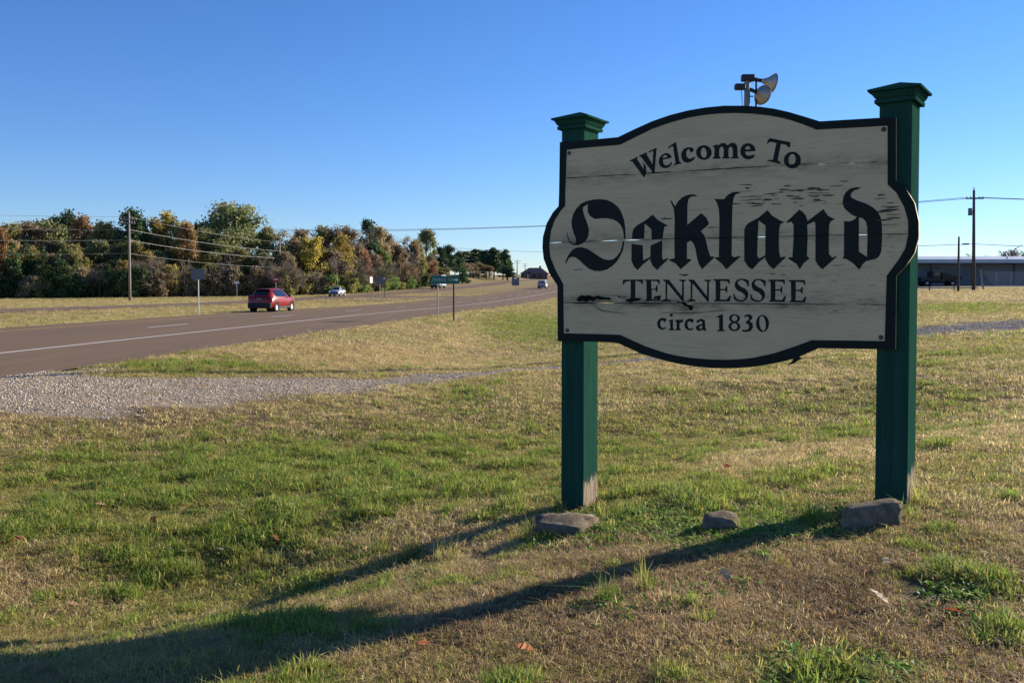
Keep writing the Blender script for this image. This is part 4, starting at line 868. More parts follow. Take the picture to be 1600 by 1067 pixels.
def make_tree(kind, seed, H, Wd, leafmat, n, leaf, base=.25):
    """returns (trunk mesh, crown mesh): a tapered trunk with limbs, leaves in uneven clumps at the limb ends"""
    R = np.random.default_rng(seed); mb = MB(); clumps = []
    r0 = .018 * H + .05
    lean = R.normal(size=2) * .02 * H
    if kind == 'cedar':
        mb.tube([(0, 0, -.3), (0, 0, H * .9)], [r0, .02], 6)
        for i in range(46):
            h = R.uniform(.03, .97); rr = Wd / 2 * (1 - h) ** .75 * R.uniform(.45, 1.0); th = R.uniform(0, 6.28)
            clumps.append((rr * math.cos(th), rr * math.sin(th), h * H, Wd * .16 * (1.15 - h), H * .05))
    else:
        top = H * (.97 if kind == 'pine' else .8)
        mb.tube([(0, 0, -.4), (lean[0] * .4, lean[1] * .4, H * .4), (lean[0], lean[1], top)], [r0, r0 * .7, r0 * .15], 7)
        nl = {'pine': 34, 'round': 70, 'tall': 46, 'shrub': 22, 'sparse': 34}[kind]
        for i in range(nl):
            if kind == 'pine':
                h = R.uniform(base, .99); k = (h - base) / (1 - base); rr = Wd / 2 * (1 - .7 * k ** 1.6) * R.uniform(.1, 1.0)
                cr = (Wd * .17, H * .055)
            elif kind == 'shrub':
                h = R.uniform(.15, .9); k = h; rr = Wd / 2 * math.sqrt(max(0, 1 - (k * .95) ** 2)) * R.uniform(.3, 1); cr = (Wd * .17, H * .13)
            else:
                h = base + (1 - base) * R.uniform(0, 1) ** .8 * .97; k = (h - base) / (1 - base)
                rr = Wd / 2 * math.sin(math.pi * min(1, .12 + .84 * k)) ** (.6 if kind == 'round' else .8) * R.uniform(.35, 1.05); cr = (Wd * .14, H * .065)
            th = R.uniform(0, 6.28); c = (lean[0] * h + rr * math.cos(th), lean[1] * h + rr * math.sin(th), h * H)
            clumps.append(c + cr)
            z0 = max(.08 * H, c[2] - rr * R.uniform(.5, 1.0)); st_ = (lean[0] * z0 / H, lean[1] * z0 / H, z0)
            mid = [(st_[j] + c[j]) / 2 for j in range(3)]; mid[2] += .03 * H
            mb.tube([st_, mid, c], [r0 * .35, r0 * .2, .02], 4, False)
    tm = bpy.data.meshes.new('trunk'); tm.from_pydata(mb.v, [], mb.f); tm.materials.append(M_BARK)
    cl = np.array(clumps); wgt = cl[:, 3] ** 2 * cl[:, 4]; idx = R.choice(len(cl), n, p=wgt / wgt.sum())
    d = R.normal(size=(n, 3)); d /= np.linalg.norm(d, axis=1)[:, None]; rr = R.uniform(0, 1, (n, 1)) ** .6
    P_ = cl[idx, :3] + d * rr * np.stack([cl[idx, 3], cl[idx, 3], cl[idx, 4]], 1) * R.uniform(.75, 1.9, (n, 1))
    P_[:, 2] = np.maximum(P_[:, 2], .05)
    U, V = rand_leaves(R, P_, leaf); return tm, quads_mesh('crown', P_, U, V, [leafmat])
def make_bare(seed, H, spread=.55, depth=5, r0=None, density=4, thin=.52):
    R = np.random.default_rng(seed); mb = MB(); tw = MB()
    def grow(p, d, L, r, k):
        e = p + d * L; (mb if k < 3 else tw).tube([p, p.lerp(e, .5) + Vector(R.normal(size=3) * L * .05), e], [r, r * .8, r * .6], 5 if k < 2 else 3, False)
        if k >= depth: return
        for i in range(R.integers(density - 1, density + 1) if k else density + 1):
            q = p.lerp(e, R.uniform(.45, 1.0)); nd = (d + Vector(R.normal(size=3)) * spread + Vector((0, 0, .12))).normalized()
            grow(q, nd, L * R.uniform(.55, .78), r * thin, k + 1)
    grow(Vector((0, 0, -.3)), Vector((0, 0, 1)), H * .34, r0 or .016 * H + .03, 0)
    zs = H / max(v[2] for v in tw.v); mb.v = [(v[0] * zs, v[1] * zs, v[2] * zs) for v in mb.v]; tw.v = [(v[0] * zs, v[1] * zs, v[2] * zs) for v in tw.v]
    a = bpy.data.meshes.new('trunk'); a.from_pydata(mb.v, [], mb.f); a.materials.append(M_BARK)
    b_ = bpy.data.meshes.new('crown'); b_.from_pydata(tw.v, [], tw.f); b_.materials.append(M_TWIG); return a, b_
LM = {'pine': leafy('pine_needles', C3(0.035, 0.070, 0.031), C3(0.087, 0.146, 0.060), .3), 'cedar': leafy('cedar_leaves', C3(0.041, 0.076, 0.026), C3(0.099, 0.152, 0.050), .3),
      'olive': leafy('olive_leaves', C3(0.133, 0.152, 0.060), C3(0.278, 0.286, 0.120), .42), 'rust': leafy('rust_leaves', C3(0.232, 0.146, 0.054), C3(0.464, 0.298, 0.120), .45),
      'gold': leafy('golden_leaves', C3(0.302, 0.241, 0.054), C3(0.557, 0.457, 0.108), .45), 'brown': leafy('brown_leaves', C3(0.186, 0.146, 0.082), C3(0.394, 0.318, 0.180), .45),
      'mixed': leafy('green_brown_leaves', C3(0.151, 0.165, 0.054), C3(0.360, 0.305, 0.108), .45), 'green': leafy('green_leaves', C3(0.104, 0.165, 0.041), C3(0.220, 0.305, 0.084), .45), 'red': leafy('red_brown_leaves', C3(0.197, 0.095, 0.054), C3(0.371, 0.197, 0.108), .45)}
PROTO = {}
def proto(key):
    if key in PROTO: return PROTO[key]
    kind, colr, v = key; sd = hash((kind, colr, v)) if False else sum(ord(ch) * (i + 3) for i, ch in enumerate(kind + colr)) + v * 101
    if kind == 'pine': PROTO[key] = make_tree('pine', sd, 12, 5.0, LM[colr], 6500, .16, .38)
    elif kind == 'bankpine': PROTO[key] = make_tree('pine', sd, 12, 5.6, LM[colr], 5200, .24, .30)
    elif kind == 'cedar': PROTO[key] = make_tree('cedar', sd, 12, 5.5, LM[colr], 5200, .15)
    elif kind == 'round': PROTO[key] = make_tree('round', sd, 12, 10, LM[colr], 13000, .16, .15)
    elif kind == 'tall': PROTO[key] = make_tree('tall', sd, 12, 6.4, LM[colr], 7000, .16, .12)
    elif kind == 'sparse': PROTO[key] = make_tree('sparse', sd, 12, 5.5, LM[colr], 3600, .14, .12)
    elif kind == 'shrub': PROTO[key] = make_tree('shrub', sd, 12, 15, LM[colr], 4200, .42)
    elif kind == 'bare': PROTO[key] = make_bare(sd, 12, .5, 5, .17, 4, .6)
    elif kind == 'farbare': PROTO[key] = make_bare(sd, 12, .6, 5, .34, 4, .62)
    return PROTO[key]
TREE_LABEL = {('pine', 'pine'): 'dark pine rising above the autumn wood across the road', ('cedar', 'cedar'): 'dense dark evergreen cedar at the front edge of the wood', ('round', 'olive'): 'broad olive-green oak crown in the wood across the road',
              ('tall', 'rust'): 'rust-orange leaved tree in the wood across the road', ('tall', 'gold'): 'golden-yellow leaved tree in the wood across the road', ('tall', 'brown'): 'dull brown leaved tree in the wood across the road',
              ('tall', 'mixed'): 'green-brown leaved tree in the wood across the road', ('sparse', 'brown'): 'thin half-bare brown tree in the wood across the road', ('sparse', 'rust'): 'thin half-bare orange tree in the wood across the road', ('bare', ''): 'leafless grey twiggy tree in the wood across the road',
              ('shrub', 'brown'): 'low brown thicket shrub at the foot of the wood', ('shrub', 'mixed'): 'low green-brown shrub at the foot of the wood', ('shrub', 'green'): 'low green shrub at the foot of the wood', ('shrub', 'cedar'): 'low dark evergreen shrub at the foot of the wood',
              ('tall', 'green'): 'green leaved tree in the wood beside the far carriageway', ('tall', 'red'): 'dark red-brown leaved tree near the box truck', ('tall', 'olive'): 'upright olive-green tree in the wood across the road', ('bankpine', 'pine'): 'dark clump-crowned pine on the grassy bank'}
TN = {'pine': 'pine_tree', 'bankpine': 'pine_tree', 'cedar': 'cedar_tree', 'round': 'oak_tree', 'tall': 'broadleaf_tree', 'sparse': 'broadleaf_tree', 'shrub': 'shrub', 'bare': 'bare_tree', 'farbare': 'bare_tree'}
trng = random.Random(77)
def front_d(px): return float(np.interp(px, [-150, 0, 200, 430, 560, 640, 690, 720], [112, 124, 129, 140, 156, 195, 238, 262]))
def tree(kind, colr, px, ytop, dd=0, wpx=None, label=None, d=None, v=None):
    d = d or front_d(px) + dd; p = ground_pt(px, d); H = (YH - ytop) / FPX * d + CAMH - p.z
    tm, cm = proto((kind, colr, trng.randrange(3) if v is None else v))
    lb = label or TREE_LABEL[(kind, colr)]
    if label is None and kind != 'bankpine' and d < 300:
        lm = 'past the crossarm pole, away from the cars' if px < 110 else 'near the tall crossarm pole' if px < 262 else 'behind the blank sign back' if px < 345 else 'behind the red car' if px < 480 else 'behind the silver car' if px < 615 else 'towards the box truck'
        lb = lb.replace('in the wood across the road', lm).replace('at the foot of the wood', 'at the wood edge ' + lm).replace('at the front edge of the wood', 'at the wood edge ' + lm).replace('rising above the autumn wood across the road', 'above the wood ' + lm).replace('in the wood beside the far carriageway', lm).replace('near the box truck', lm)
    elif label is None and kind == 'sparse': lb = 'thin brown scrub tree under the bank pines'
    o = empty(TN[kind], p, trng.uniform(0, 6.28), lb, 'shrub' if kind == 'shrub' else 'tree', 'the wood across the road' if label is None else ('hilltop shrubs' if 'hazy' in label else None))
    sc = H / 12.0; w0 = {'pine': 5.0, 'bankpine': 5.6, 'cedar': 5.5, 'round': 10, 'tall': 6.4, 'sparse': 5.5, 'shrub': 15, 'bare': 8, 'farbare': 8}[kind]
    sw = (wpx / FPX * d / w0) if wpx else sc * trng.uniform(.9, 1.2); o.scale = (sw, sw, sc)
    a = bpy.data.objects.new('trunk', tm); b_ = bpy.data.objects.new('crown', cm)
    for q in (a, b_): COL.objects.link(q); q.parent = o
    return o
# back rows that make the skyline, measured from the photograph
for k_, c_, px, yt, dd, w in [('tall', 'rust', -40, 352, 8, 60), ('tall', 'rust', -5, 356, 2, 46), ('tall', 'mixed', 22, 353, 12, 50), ('tall', 'brown', 50, 350, 14, 56), ('round', 'olive', 75, 349, 18, 74), ('tall', 'rust', 130, 342, 14, 60), ('tall', 'mixed', 160, 350, 10, 48), ('tall', 'brown', 182, 358, 14, 44),
        ('pine', 'pine', 108, 335, 20, 46), ('pine', 'pine', 86, 344, 24, 40), ('tall', 'gold', 245, 346, 12, 50), ('tall', 'gold', 262, 336, 14, 46), ('tall', 'mixed', 288, 352, 10, 50), ('pine', 'pine', 312, 352, 20, 44), ('tall', 'rust', 292, 350, 6, 36), ('tall', 'brown', 325, 352, 16, 44),
        ('tall', 'olive', 418, 356, 16, 40), ('round', 'olive', 335, 360, 10, 80), ('bare', '', 428, 366, 14, None), ('sparse', 'brown', 448, 364, 10, 50), ('tall', 'brown', 470, 362, 12, 46), ('tall', 'gold', 486, 368, 5, 44), ('bare', '', 492, 352, 14, None), ('tall', 'mixed', 508, 358, 12, 46), ('sparse', 'brown', 525, 356, 10, 46), ('tall', 'brown', 545, 357, 12, 40), ('bare', '', 535, 352, 12, None),
        ('bare', '', 458, 358, 16, None), ('bare', '', 560, 352, 14, None), ('tall', 'gold', 532, 372, 4, 40), ('tall', 'brown', 588, 356, 14, 44), ('pine', 'pine', 574, 347, 18, 34), ('tall', 'brown', 600, 362, 12, 36), ('sparse', 'rust', 612, 372, 12, 36), ('bare', '', 630, 368, 14, None), ('sparse', 'brown', 640, 372, 10, 32), ('tall', 'olive', 664, 362, 12, 36), ('tall', 'mixed', 650, 378, 4, 30), ('tall', 'brown', 622, 384, 4, 34),
        ('pine', 'pine', 688, 388, 20, 26), ('pine', 'pine', 702, 385, 24, 28), ('pine', 'pine', 718, 394, 26, 24)]: tree(k_, c_, px, yt, dd, w)
tree('round', 'olive', 366, 323, 16, 112, 'tall broad olive oak rising highest above the wood', v=0)
tree('pine', 'pine', 205, 331, 10, 52, 'dark pine directly behind the tall crossarm pole', v=1)
tree('pine', 'pine', 222, 346, 14, 44, 'shorter dark pine beside the one behind the crossarm pole', v=2)
# middle layer
for px in range(-60, 700, 17):
    r_ = trng.random()
    if px < 60: c_ = trng.choice(['rust', 'mixed', 'brown'])
    elif px < 200: c_ = trng.choice(['brown', 'mixed', 'olive', 'brown'])
    elif px < 330: c_ = trng.choice(['mixed', 'gold', 'brown', 'olive'])
    elif px < 440: c_ = trng.choice(['olive', 'brown', 'mixed', 'olive'])
    elif px < 560: c_ = trng.choice(['gold', 'mixed', 'brown', 'gold'])
    else: c_ = trng.choice(['green', 'mixed', 'brown', 'red', 'green'])
    top = float(np.interp(px, [-60, 200, 330, 440, 600, 700], [385, 388, 390, 396, 398, 412])) + trng.uniform(-10, 12)
    tree('tall', c_, px + trng.uniform(-5, 5), top, trng.uniform(2, 8), trng.uniform(34, 48) * (1 if px < 560 else .7))
# front layer: cedars and thicket
for px, yt, w in [(20, 372, 46), (44, 378, 50), (68, 384, 46), (95, 392, 50), (118, 405, 34), (146, 418, 26), (170, 410, 30), (205, 418, 40), (-20, 380, 50), (228, 425, 30), (90, 412, 36), (60, 415, 40)]: tree('cedar', 'cedar', px, yt, trng.uniform(-3, 3), w)
for px in range(-40, 700, 13):
    if px < 240: c_ = trng.choice(['cedar', 'mixed', 'brown', 'cedar'])
    elif px < 440: c_ = trng.choice(['brown', 'brown', 'mixed'])
    elif px < 560: c_ = trng.choice(['brown', 'mixed', 'green'])
    else: c_ = trng.choice(['green', 'mixed', 'cedar'])
    top = float(np.interp(px, [-40, 240, 440, 560, 700], [428, 425, 428, 430, 426])) + trng.uniform(-9, 7)
    tree('shrub', c_, px + trng.uniform(-4, 4), top, trng.uniform(-3, 2), trng.uniform(26, 40) * (1 if px < 560 else .75))
for px, yt, c_ in [(270, 412, 'gold'), (192, 405, 'gold'), (318, 418, 'green')]: tree('sparse', c_ if c_ != 'green' else 'brown', px, yt, -2, 20) if c_ == 'green' else tree('tall', 'gold', px, yt, -2, 22)
for k in range(34):                                              # leafless saplings through the front of the wood
    px = trng.uniform(120, 660); tree('bare', '', px, trng.uniform(392, 420), trng.uniform(-4, 1))
# pines and scrub on the grassy bank
for px, yt, d, w in [(728, 394, 335, 26), (744, 390, 345, 28), (758, 392, 340, 26), (772, 389, 330, 30), (786, 392, 338, 26), (735, 400, 325, 22), (765, 397, 350, 26), (792, 399, 345, 18), (793, 417, 320, 26)]: tree('bankpine', 'pine', px, yt, 0, w, None, d)
for px, yt, d in [(738, 412, 318), (748, 410, 322), (760, 414, 322), (728, 411, 315)]: tree('sparse', 'brown', px, yt, 0, 22, None, d)
tree('cedar', 'cedar', 722, 405, 0, 26, 'dark conical evergreen where the wood ends above the street sign', 262)
# bare trees behind the shed
tree('farbare', '', 1572, 381, 0, None, 'wide leafless tree behind the long shed roof', 215, 0)
tree('farbare', '', 1538, 394, 0, None, 'small leafless tree behind the shed near the transformer pole', 205, 1)
tree('farbare', '', 1594, 386, 0, None, 'leafless tree right of the wide one behind the shed', 225, 2)
# low scrub along the far horizon
for k in range(10):
    px = 800 + k * 9 - 4; tree('shrub', 'mixed', px, 431 + trng.uniform(-2, 3), 0, 20, 'low hazy shrub along the hilltop verge', 560 + 30 * k)

# ------------------------------------------------------------------ fallen leaves
M_LEAVES = [leafy('dry_leaf_tan', C3(.60, .40, .22), C3(.68, .48, .28), .6), leafy('dry_leaf_orange', C3(.60, .25, .09), C3(.68, .32, .13), .6), leafy('dry_leaf_cream', C3(.74, .62, .42), C3(.80, .70, .50), .6)]
def leaf_mesh(seed):
    R = random.Random(seed); bm = bmesh.new(); L = .1; half = []
    for i, (y, w) in enumerate([(0, .004), (.012, .010), (.024, .018), (.032, .028), (.038, .024), (.044, .015), (.053, .024), (.062, .033), (.068, .026), (.074, .016), (.082, .021), (.09, .020), (.096, .010), (.104, .001)]): half.append((w * R.uniform(.85, 1.2), y))
    pts = [(x, y) for x, y in half] + [(-x, y) for x, y in half[::-1]]
    mb = MB(); curl = R.uniform(2, 6); f = lambda o: (lambda p: Vector((p[0], p[1] - .05, .012 + o + curl * (p[0] ** 2) * 2 + .25 * curl * (p[1] - .05) ** 2)))
    mb.prism([pts], f(.0006), f(0)); mb.tube([(0, -.05, .012), (.004, -.085, .006)], .0015, 4)
    me = bpy.data.meshes.new('fallen_leaf'); me.from_pydata([tuple(v) for v in mb.v], [], mb.f); return me
lms = []
for i in range(6): me = leaf_mesh(i); me.materials.append(M_LEAVES[i % 3]); lms.append(me)
LV = [(157, 797, 0), (218, 785, 1), (240, 823, 1), (345, 868, 2), (369, 870, 0), (28, 852, 1), (113, 956, 0), (288, 872, 2), (396, 826, 0), (607, 771, 2), (690, 706, 0), (578, 708, 2), (597, 716, 0), (535, 655, 1), (743, 735, 0), (772, 752, 1), (1385, 893, 2), (1489, 975, 1), (820, 1033, 1), (662, 1026, 1), (1136, 738, 1), (1234, 649, 1), (1004, 733, 2), (1372, 952, 2), (1135, 915, 2), (1522, 862, 0), (430, 850, 1), (250, 770, 1)]
LCOL = ['tan', 'orange-brown', 'cream']
for i, (px, py, c_) in enumerate(LV):
    p = at_ground(px, py); me = lms[c_ + 3 * (i % 2)]
    o = link_mesh('fallen_leaf', me, None, None, p + Vector((0, 0, .052))); R_ = random.Random(i); k = R_.uniform(.75, 1.1); o.scale = (k, k, k); o.rotation_euler = (rad(R_.uniform(-22, 22)), rad(R_.uniform(-22, 22)), R_.uniform(0, 6.28))
    where = 'on the turf behind the sign' if 900 < px < 1400 and py < 760 else 'in the greener grass beyond the sign shadow' if px < 800 and py < 890 and py > 740 else 'near the edge of the green patch, towards the gravel' if px < 800 and py <= 740 else 'on the brown turf in front of the sign'
    tag(o, 'curled %s dry oak leaf %s' % (LCOL[c_], where), 'leaf', 'fallen leaves on the lawn')

# ------------------------------------------------------------------ grass, weeds and gravel (too many to count)
R = np.random.default_rng(11)
def blade_mesh(name, seed, n, h0, h1, w, splay, spread, mat):
    r = np.random.default_rng(seed); v = []; f = []
    for i in range(n):
        th = r.uniform(0, 6.28); bx = r.normal() * spread; by = r.normal() * spread; h = r.uniform(h0, h1); ln = abs(r.normal()) * splay
        dx, dy = math.cos(th), math.sin(th); px_, py_ = -dy, dx; ww = w * r.uniform(.6, 1.2); k = len(v); tw = r.uniform(-.6, .6)
        ax, ay = px_ * math.cos(tw) + dx * math.sin(tw), py_ * math.cos(tw) + dy * math.sin(tw)
        for q, (hh, out, wd) in enumerate(((0, 0, 1), (.55, .35, .8), (1, 1, 0))):
            X_ = bx + dx * ln * h * out; Y_ = by + dy * ln * h * out; Z_ = h * hh * (1 - .45 * min(1, ln) * (out if q == 2 else 0)) - (.008 if q == 0 else 0)
            if q < 2: v += [(X_ - ax * ww * wd / 2, Y_ - ay * ww * wd / 2, Z_), (X_ + ax * ww * wd / 2, Y_ + ay * ww * wd / 2, Z_)]
            else: v.append((X_, Y_, Z_))
        f += [(k, k + 1, k + 3, k + 2), (k + 2, k + 3, k + 4)]
    me = bpy.data.meshes.new(name); me.from_pydata(v, [], f); me.materials.append(mat); return bpy.data.objects.new(name, me)
def coll(name, objs):
    c = bpy.data.collections.new(name)
    for o in objs: c.objects.link(o)
    return c
def scatter(name, pts, rot, scl, idx, collection, label):
    me = bpy.data.meshes.new(name); me.vertices.add(len(pts)); me.vertices.foreach_set('co', np.asarray(pts, np.float32).ravel())
    a = me.attributes.new('rot', 'FLOAT_VECTOR', 'POINT'); a.data.foreach_set('vector', np.asarray(rot, np.float32).ravel())
    scl = np.asarray(scl, np.float32); scl = scl if scl.ndim == 2 else np.repeat(scl[:, None], 3, 1)
    a = me.attributes.new('scl', 'FLOAT_VECTOR', 'POINT'); a.data.foreach_set('vector', scl.ravel())
    a = me.attributes.new('idx', 'INT', 'POINT'); a.data.foreach_set('value', np.asarray(idx, np.int32))
    o = bpy.data.objects.new(name, me); COL.objects.link(o)
    ng = bpy.data.node_groups.new(name, 'GeometryNodeTree'); ng.interface.new_socket('Geometry', in_out='INPUT', socket_type='NodeSocketGeometry'); ng.interface.new_socket('Geometry', in_out='OUTPUT', socket_type='NodeSocketGeometry')
    N = ng.nodes.new; L = ng.links.new; gi = N('NodeGroupInput'); go = N('NodeGroupOutput'); iop = N('GeometryNodeInstanceOnPoints'); ci = N('GeometryNodeCollectionInfo')
    ci.inputs['Collection'].default_value = collection; ci.inputs['Separate Children'].default_value = True; ci.inputs['Reset Children'].default_value = True
    def na(nm, dt): n = N('GeometryNodeInputNamedAttribute'); n.data_type = dt; n.inputs['Name'].default_value = nm; return n.outputs['Attribute']
    e2r = N('FunctionNodeEulerToRotation'); L(na('rot', 'FLOAT_VECTOR'), e2r.inputs[0]); iop.inputs['Pick Instance'].default_value = True
    L(gi.outputs[0], iop.inputs['Points']); L(ci.outputs[0], iop.inputs['Instance']); L(na('idx', 'INT'), iop.inputs['Instance Index']); L(e2r.outputs[0], iop.inputs['Rotation']); L(na('scl', 'FLOAT_VECTOR'), iop.inputs['Scale']); L(iop.outputs[0], go.inputs[0])
    md = o.modifiers.new('scatter', 'NODES'); md.node_group = ng
    return tag(o, label, 'grass' if 'gravel' not in name else 'gravel', None, 'stuff')
def squash(k): k = np.asarray(k, float); return np.stack([k, k, .55 + .32 * k], 1)        # wide clumps stay as short as mown turf
def wedge(r0, r1, dens, half=rad(40)):
    n = int(half * (r1 * r1 - r0 * r0) * dens); r = np.sqrt(R.uniform(r0 * r0, r1 * r1, n)); th = R.uniform(-half, half, n)
    return r * np.sin(th), r * np.cos(th)
def place(zones):
    X_, Y_, K_ = [], [], []
    for r0, r1, dens, k in zones:
        x, y = wedge(r0, r1, dens); X_.append(x); Y_.append(y); K_.append(np.full(len(x), k))
    for s0, s1, t0, t1, dens, kk in ((28, 150, T_FAR0 + .2, T_MED - .2, 7 * zones[0][2] / 1900, 3.0), (40, 160, -100, T_FAR1 - .3, 4 * zones[0][2] / 1900, 4.5)):      # median and the verge below the wood
        n = int((s1 - s0) * (t1 - t0) * dens); sa = R.uniform(s0, s1, n); ta = R.uniform(t0, t1, n); a_ = (sa < X0 - .5) | (sa > X1 + .5) | (ta < T_FAR1)
        x, y = xy(sa[a_], ta[a_]); X_.append(x); Y_.append(y); K_.append(np.full(len(x), kk))
    x = np.concatenate(X_); y = np.concatenate(Y_); k = np.concatenate(K_); s, t = st(x, y); z = G(x, y)
    return x, y, z, k, (t > T_NEAR + .12) | ((t < T_MED - .1) & (t > T_FAR0 + .1)) | (t < T_FAR1 - .2)
M_DRY = leafy('dry_grass', C3(.38, .26, .12), C3(.68, .53, .28), .48, patch=(.9, C3(.36, .23, .12)))
M_BRN = leafy('thatch_grass', C3(.28, .19, .09), C3(.52, .385, .21), .45, patch=(1.7, C3(.17, .11, .06)))
M_DRY2 = leafy('straw_grass', C3(.44, .34, .15), C3(.72, .59, .29), .48)
M_OLV = leafy('olive_grass', C3(.22, .215, .05), C3(.44, .40, .115), .5)
M_GRS = leafy('green_grass', C3(.10, .155, .022), C3(.24, .33, .055), .52)
M_WEED = leafy('broad_weed', C3(.10, .19, .025), C3(.21, .33, .06), .45)
dry = coll('dry_tufts', [blade_mesh('dry_tuft_%d' % i, i, 13, .018, .05, .0042, 1.5, .024, (M_BRN, M_DRY, M_BRN, M_OLV, M_DRY2, M_DRY, M_DRY2, M_OLV)[i]) for i in range(8)])
grn_c = coll('green_tufts', [blade_mesh('green_tuft_%d' % i, 40 + i, 11, .035, .095, .0055, .75, .022, (M_GRS, M_GRS, M_OLV)[i % 3]) for i in range(6)])
x, y, z, k, ok = place([(2.6, 6.5, 1900, 1.0), (6.5, 13, 620, 1.35), (13, 28, 150, 2.0), (28, 62, 26, 3.2), (62, 120, 6, 5.0)])
gr_ = gravel_at(x, y); g_ = green_at(x, y, z) + (fbm(x, y, 1.4, 21, 4) - .5) * 1.5
keep = ok & (R.uniform(size=len(x)) > np.clip(gr_ * 1.5, 0, .985)) & (R.uniform(size=len(x)) > .55 * ss(.5, .9, g_)) & (fbm(x, y, 2.4, 33) > .22)
x, y, z, k = x[keep], y[keep], z[keep], k[keep]; n = len(x)
rot = np.stack([R.normal(0, .18, n), R.normal(0, .18, n), R.uniform(0, 6.28, n)], 1)
gk = (green_at(x, y, z) + (fbm(x, y, .9, 51) - .5) * .8 + R.normal(0, .2, n)) > .40
near = 1 - ss(4.5, 9.5, np.hypot(x, y)) + (fbm(x, y, .8, 81) - .5) * .9
idx = np.where(gk, 3 + 4 * R.integers(0, 2, n), np.where(R.uniform(size=n) < near, R.integers(0, 3, n), 4 + R.integers(0, 3, n)))
scatter('dry_grass', np.stack([x, y, z], 1), rot, squash(k) * R.uniform(.6, 1.3, n)[:, None], idx, dry, 'short straw-coloured dormant lawn grass')
x, y, z, k, ok = place([(2.6, 6.5, 1300, 1.0), (6.5, 13, 560, 1.25), (13, 28, 90, 1.6), (28, 60, 14, 2.4)])
gr_ = gravel_at(x, y); g_ = green_at(x, y, z) + (fbm(x, y, 1.3, 21, 3) - .5) * 1.1 + (vnoise(x, y, 3.3, 23) - .5) * 1.05 + (vnoise(x, y, 8.0, 27) - .5) * .5
keep = ok & (R.uniform(size=len(x)) > np.clip(gr_ * 1.6, 0, .995)) & (R.uniform(size=len(x)) < .035 + .95 * ss(.46, .72, g_)); hg = (.55 + .75 * ss(.45, 1.1, g_))[keep]
x, y, z, k = x[keep], y[keep], z[keep], k[keep]; n = len(x)
rot = np.stack([R.normal(0, .2, n), R.normal(0, .2, n), R.uniform(0, 6.28, n)], 1)
scatter('green_grass', np.stack([x, y, z], 1), rot, squash(k) * (R.uniform(.6, 1.4, n) * hg)[:, None], R.integers(0, 6, n), grn_c, 'patchy green grass tufts growing through the dry lawn')
# broad-leaved weeds round the posts and here and there
def weed_obj(i):
    r = random.Random(90 + i); mb = MB()
    for q in range(9):
        th = r.uniform(0, 6.28); L = r.uniform(.025, .06); w_ = L * .3; up = r.uniform(.3, 1.0); d = Vector((math.cos(th), math.sin(th), up)).normalized(); sd = Vector((-math.sin(th), math.cos(th), 0)); b0 = Vector((r.gauss(0, .02), r.gauss(0, .02), r.uniform(0, .03)))
        mb.add([b0, b0 + d * L * .5 + sd * w_, b0 + d * L + Vector((0, 0, -L * .25)), b0 + d * L * .5 - sd * w_], [(0, 1, 2, 3)])
    me = bpy.data.meshes.new('weed_%d' % i); me.from_pydata([tuple(v) for v in mb.v], [], mb.f); me.materials.append(M_WEED); return bpy.data.objects.new('weed_%d' % i, me)
wc = coll('weed_plants', [weed_obj(i) for i in range(5)])
WS = [(1000, 815, 70, 22, 520), (1090, 840, 60, 18, 400), (1200, 825, 70, 20, 420), (940, 825, 40, 18, 260), (1280, 815, 40, 15, 220), (860, 850, 40, 10, 90), (440, 975, 60, 8, 50), (1180, 872, 15, 8, 16), (850, 755, 60, 40, 60), (1330, 1045, 120, 30, 90), (60, 1020, 50, 20, 30), (620, 905, 40, 12, 40), (950, 950, 90, 20, 40), (300, 850, 220, 80, 120), (1500, 930, 60, 40, 60), (1100, 920, 60, 15, 30)]
P_ = []
for cx, cy, rx, ry, n in WS:
    for i in range(n):
        q = at_ground(R.normal(cx, rx * .55), min(1090, R.normal(cy, ry * .55))) if i % 4 == 0 else None
        if q is not None: P_ += [(q.x + dx, q.y + dy, g1(q.x + dx, q.y + dy)) for dx, dy in R.normal(0, .07, (5, 2))]
P_ = np.array(P_); n = len(P_)
scatter('broadleaf_weeds', P_, np.stack([R.normal(0, .2, n), R.normal(0, .2, n), R.uniform(0, 6.28, n)], 1), R.uniform(.5, 1.0, n), R.integers(0, 5, n), wc, 'bright green broad-leaved weeds around the sign posts')
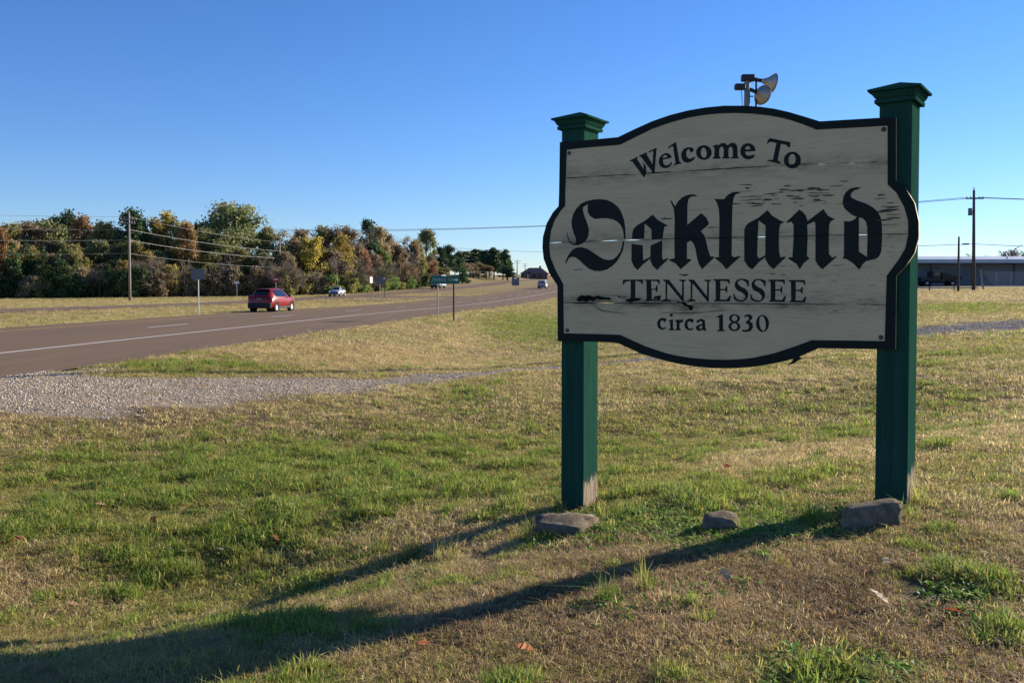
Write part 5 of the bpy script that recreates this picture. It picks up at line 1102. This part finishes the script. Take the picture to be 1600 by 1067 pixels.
# tall tufts against posts and stones
lt = coll('long_tufts', [blade_mesh('long_tuft_%d' % i, 140 + i, 26, .10, .30, .005, .6, .03, (M_GRS, M_OLV, M_GRS)[i % 3]) for i in range(6)])
P_ = []
for px, py, n in [(1280, 822, 10), (1262, 818, 6), (830, 842, 8), (815, 846, 4), (905, 790, 4), (918, 786, 3), (870, 800, 2), (1405, 815, 3), (1440, 790, 3), (640, 870, 5), (700, 880, 4), (1160, 835, 3), (960, 815, 4), (590, 860, 4), (1010, 925, 4), (950, 945, 4), (560, 800, 4), (200, 860, 4), (300, 900, 5), (420, 880, 4), (380, 975, 3), (120, 870, 3), (330, 830, 4)]:
    for i in range(n):
        q = at_ground(px + R.normal(0, 9), py + R.normal(0, 3)); P_.append(tuple(q))
P_ = np.array(P_); n = len(P_)
scatter('long_grass', P_, np.stack([R.normal(0, .15, n), R.normal(0, .15, n), R.uniform(0, 6.28, n)], 1), R.uniform(.45, .95, n), R.integers(0, 6, n), lt, 'unmown taller grass wisps against the posts and stones')
# gravel
def pebble(i):
    bm = bmesh.new(); bmesh.ops.create_icosphere(bm, subdivisions=1, radius=.0115); r = random.Random(i)
    for v in bm.verts: v.co = Vector((v.co.x * r.uniform(.7, 1.4), v.co.y * r.uniform(.7, 1.3), v.co.z * r.uniform(.5, .9)))
    me = bpy.data.meshes.new('pebble_%d' % i); bm.to_mesh(me); bm.free(); me.materials.append(M_PEB); return bpy.data.objects.new('pebble_%d' % i, me)
m = Mat('pebble', .9, .15); oi = m.N('ShaderNodeObjectInfo'); m.color(m.ramp(oi.outputs['Random'], [(0, C3(.22, .17, .115)), (.35, C3(.40, .325, .24)), (.75, C3(.60, .51, .39)), (1, C3(.80, .71, .57))])); M_PEB = m.m
pc_ = coll('pebbles', [pebble(i) for i in range(5)])
x, y = wedge(11, 40, 520, rad(38)); gv = gravel_at(x, y) + (fbm(x, y, 1.5, 61) - .5) * 1.3; s, t = st(x, y)
keep = (gv > .42) & (t > T_NEAR - .3) & (R.uniform(size=len(x)) < np.clip(gv * 1.1, .1, 1)); x, y = x[keep], y[keep]; n = len(x)
scatter('gravel', np.stack([x, y, np.where(st(x, y)[1] < T_NEAR, zroad(st(x, y)[0]), G(x, y)) + .004], 1), R.uniform(0, 6.28, (n, 3)), R.uniform(.5, 1.5, n), R.integers(0, 5, n), pc_, 'grey gravel spread over the track joining the road')
print('scene objects', len(bpy.data.objects))
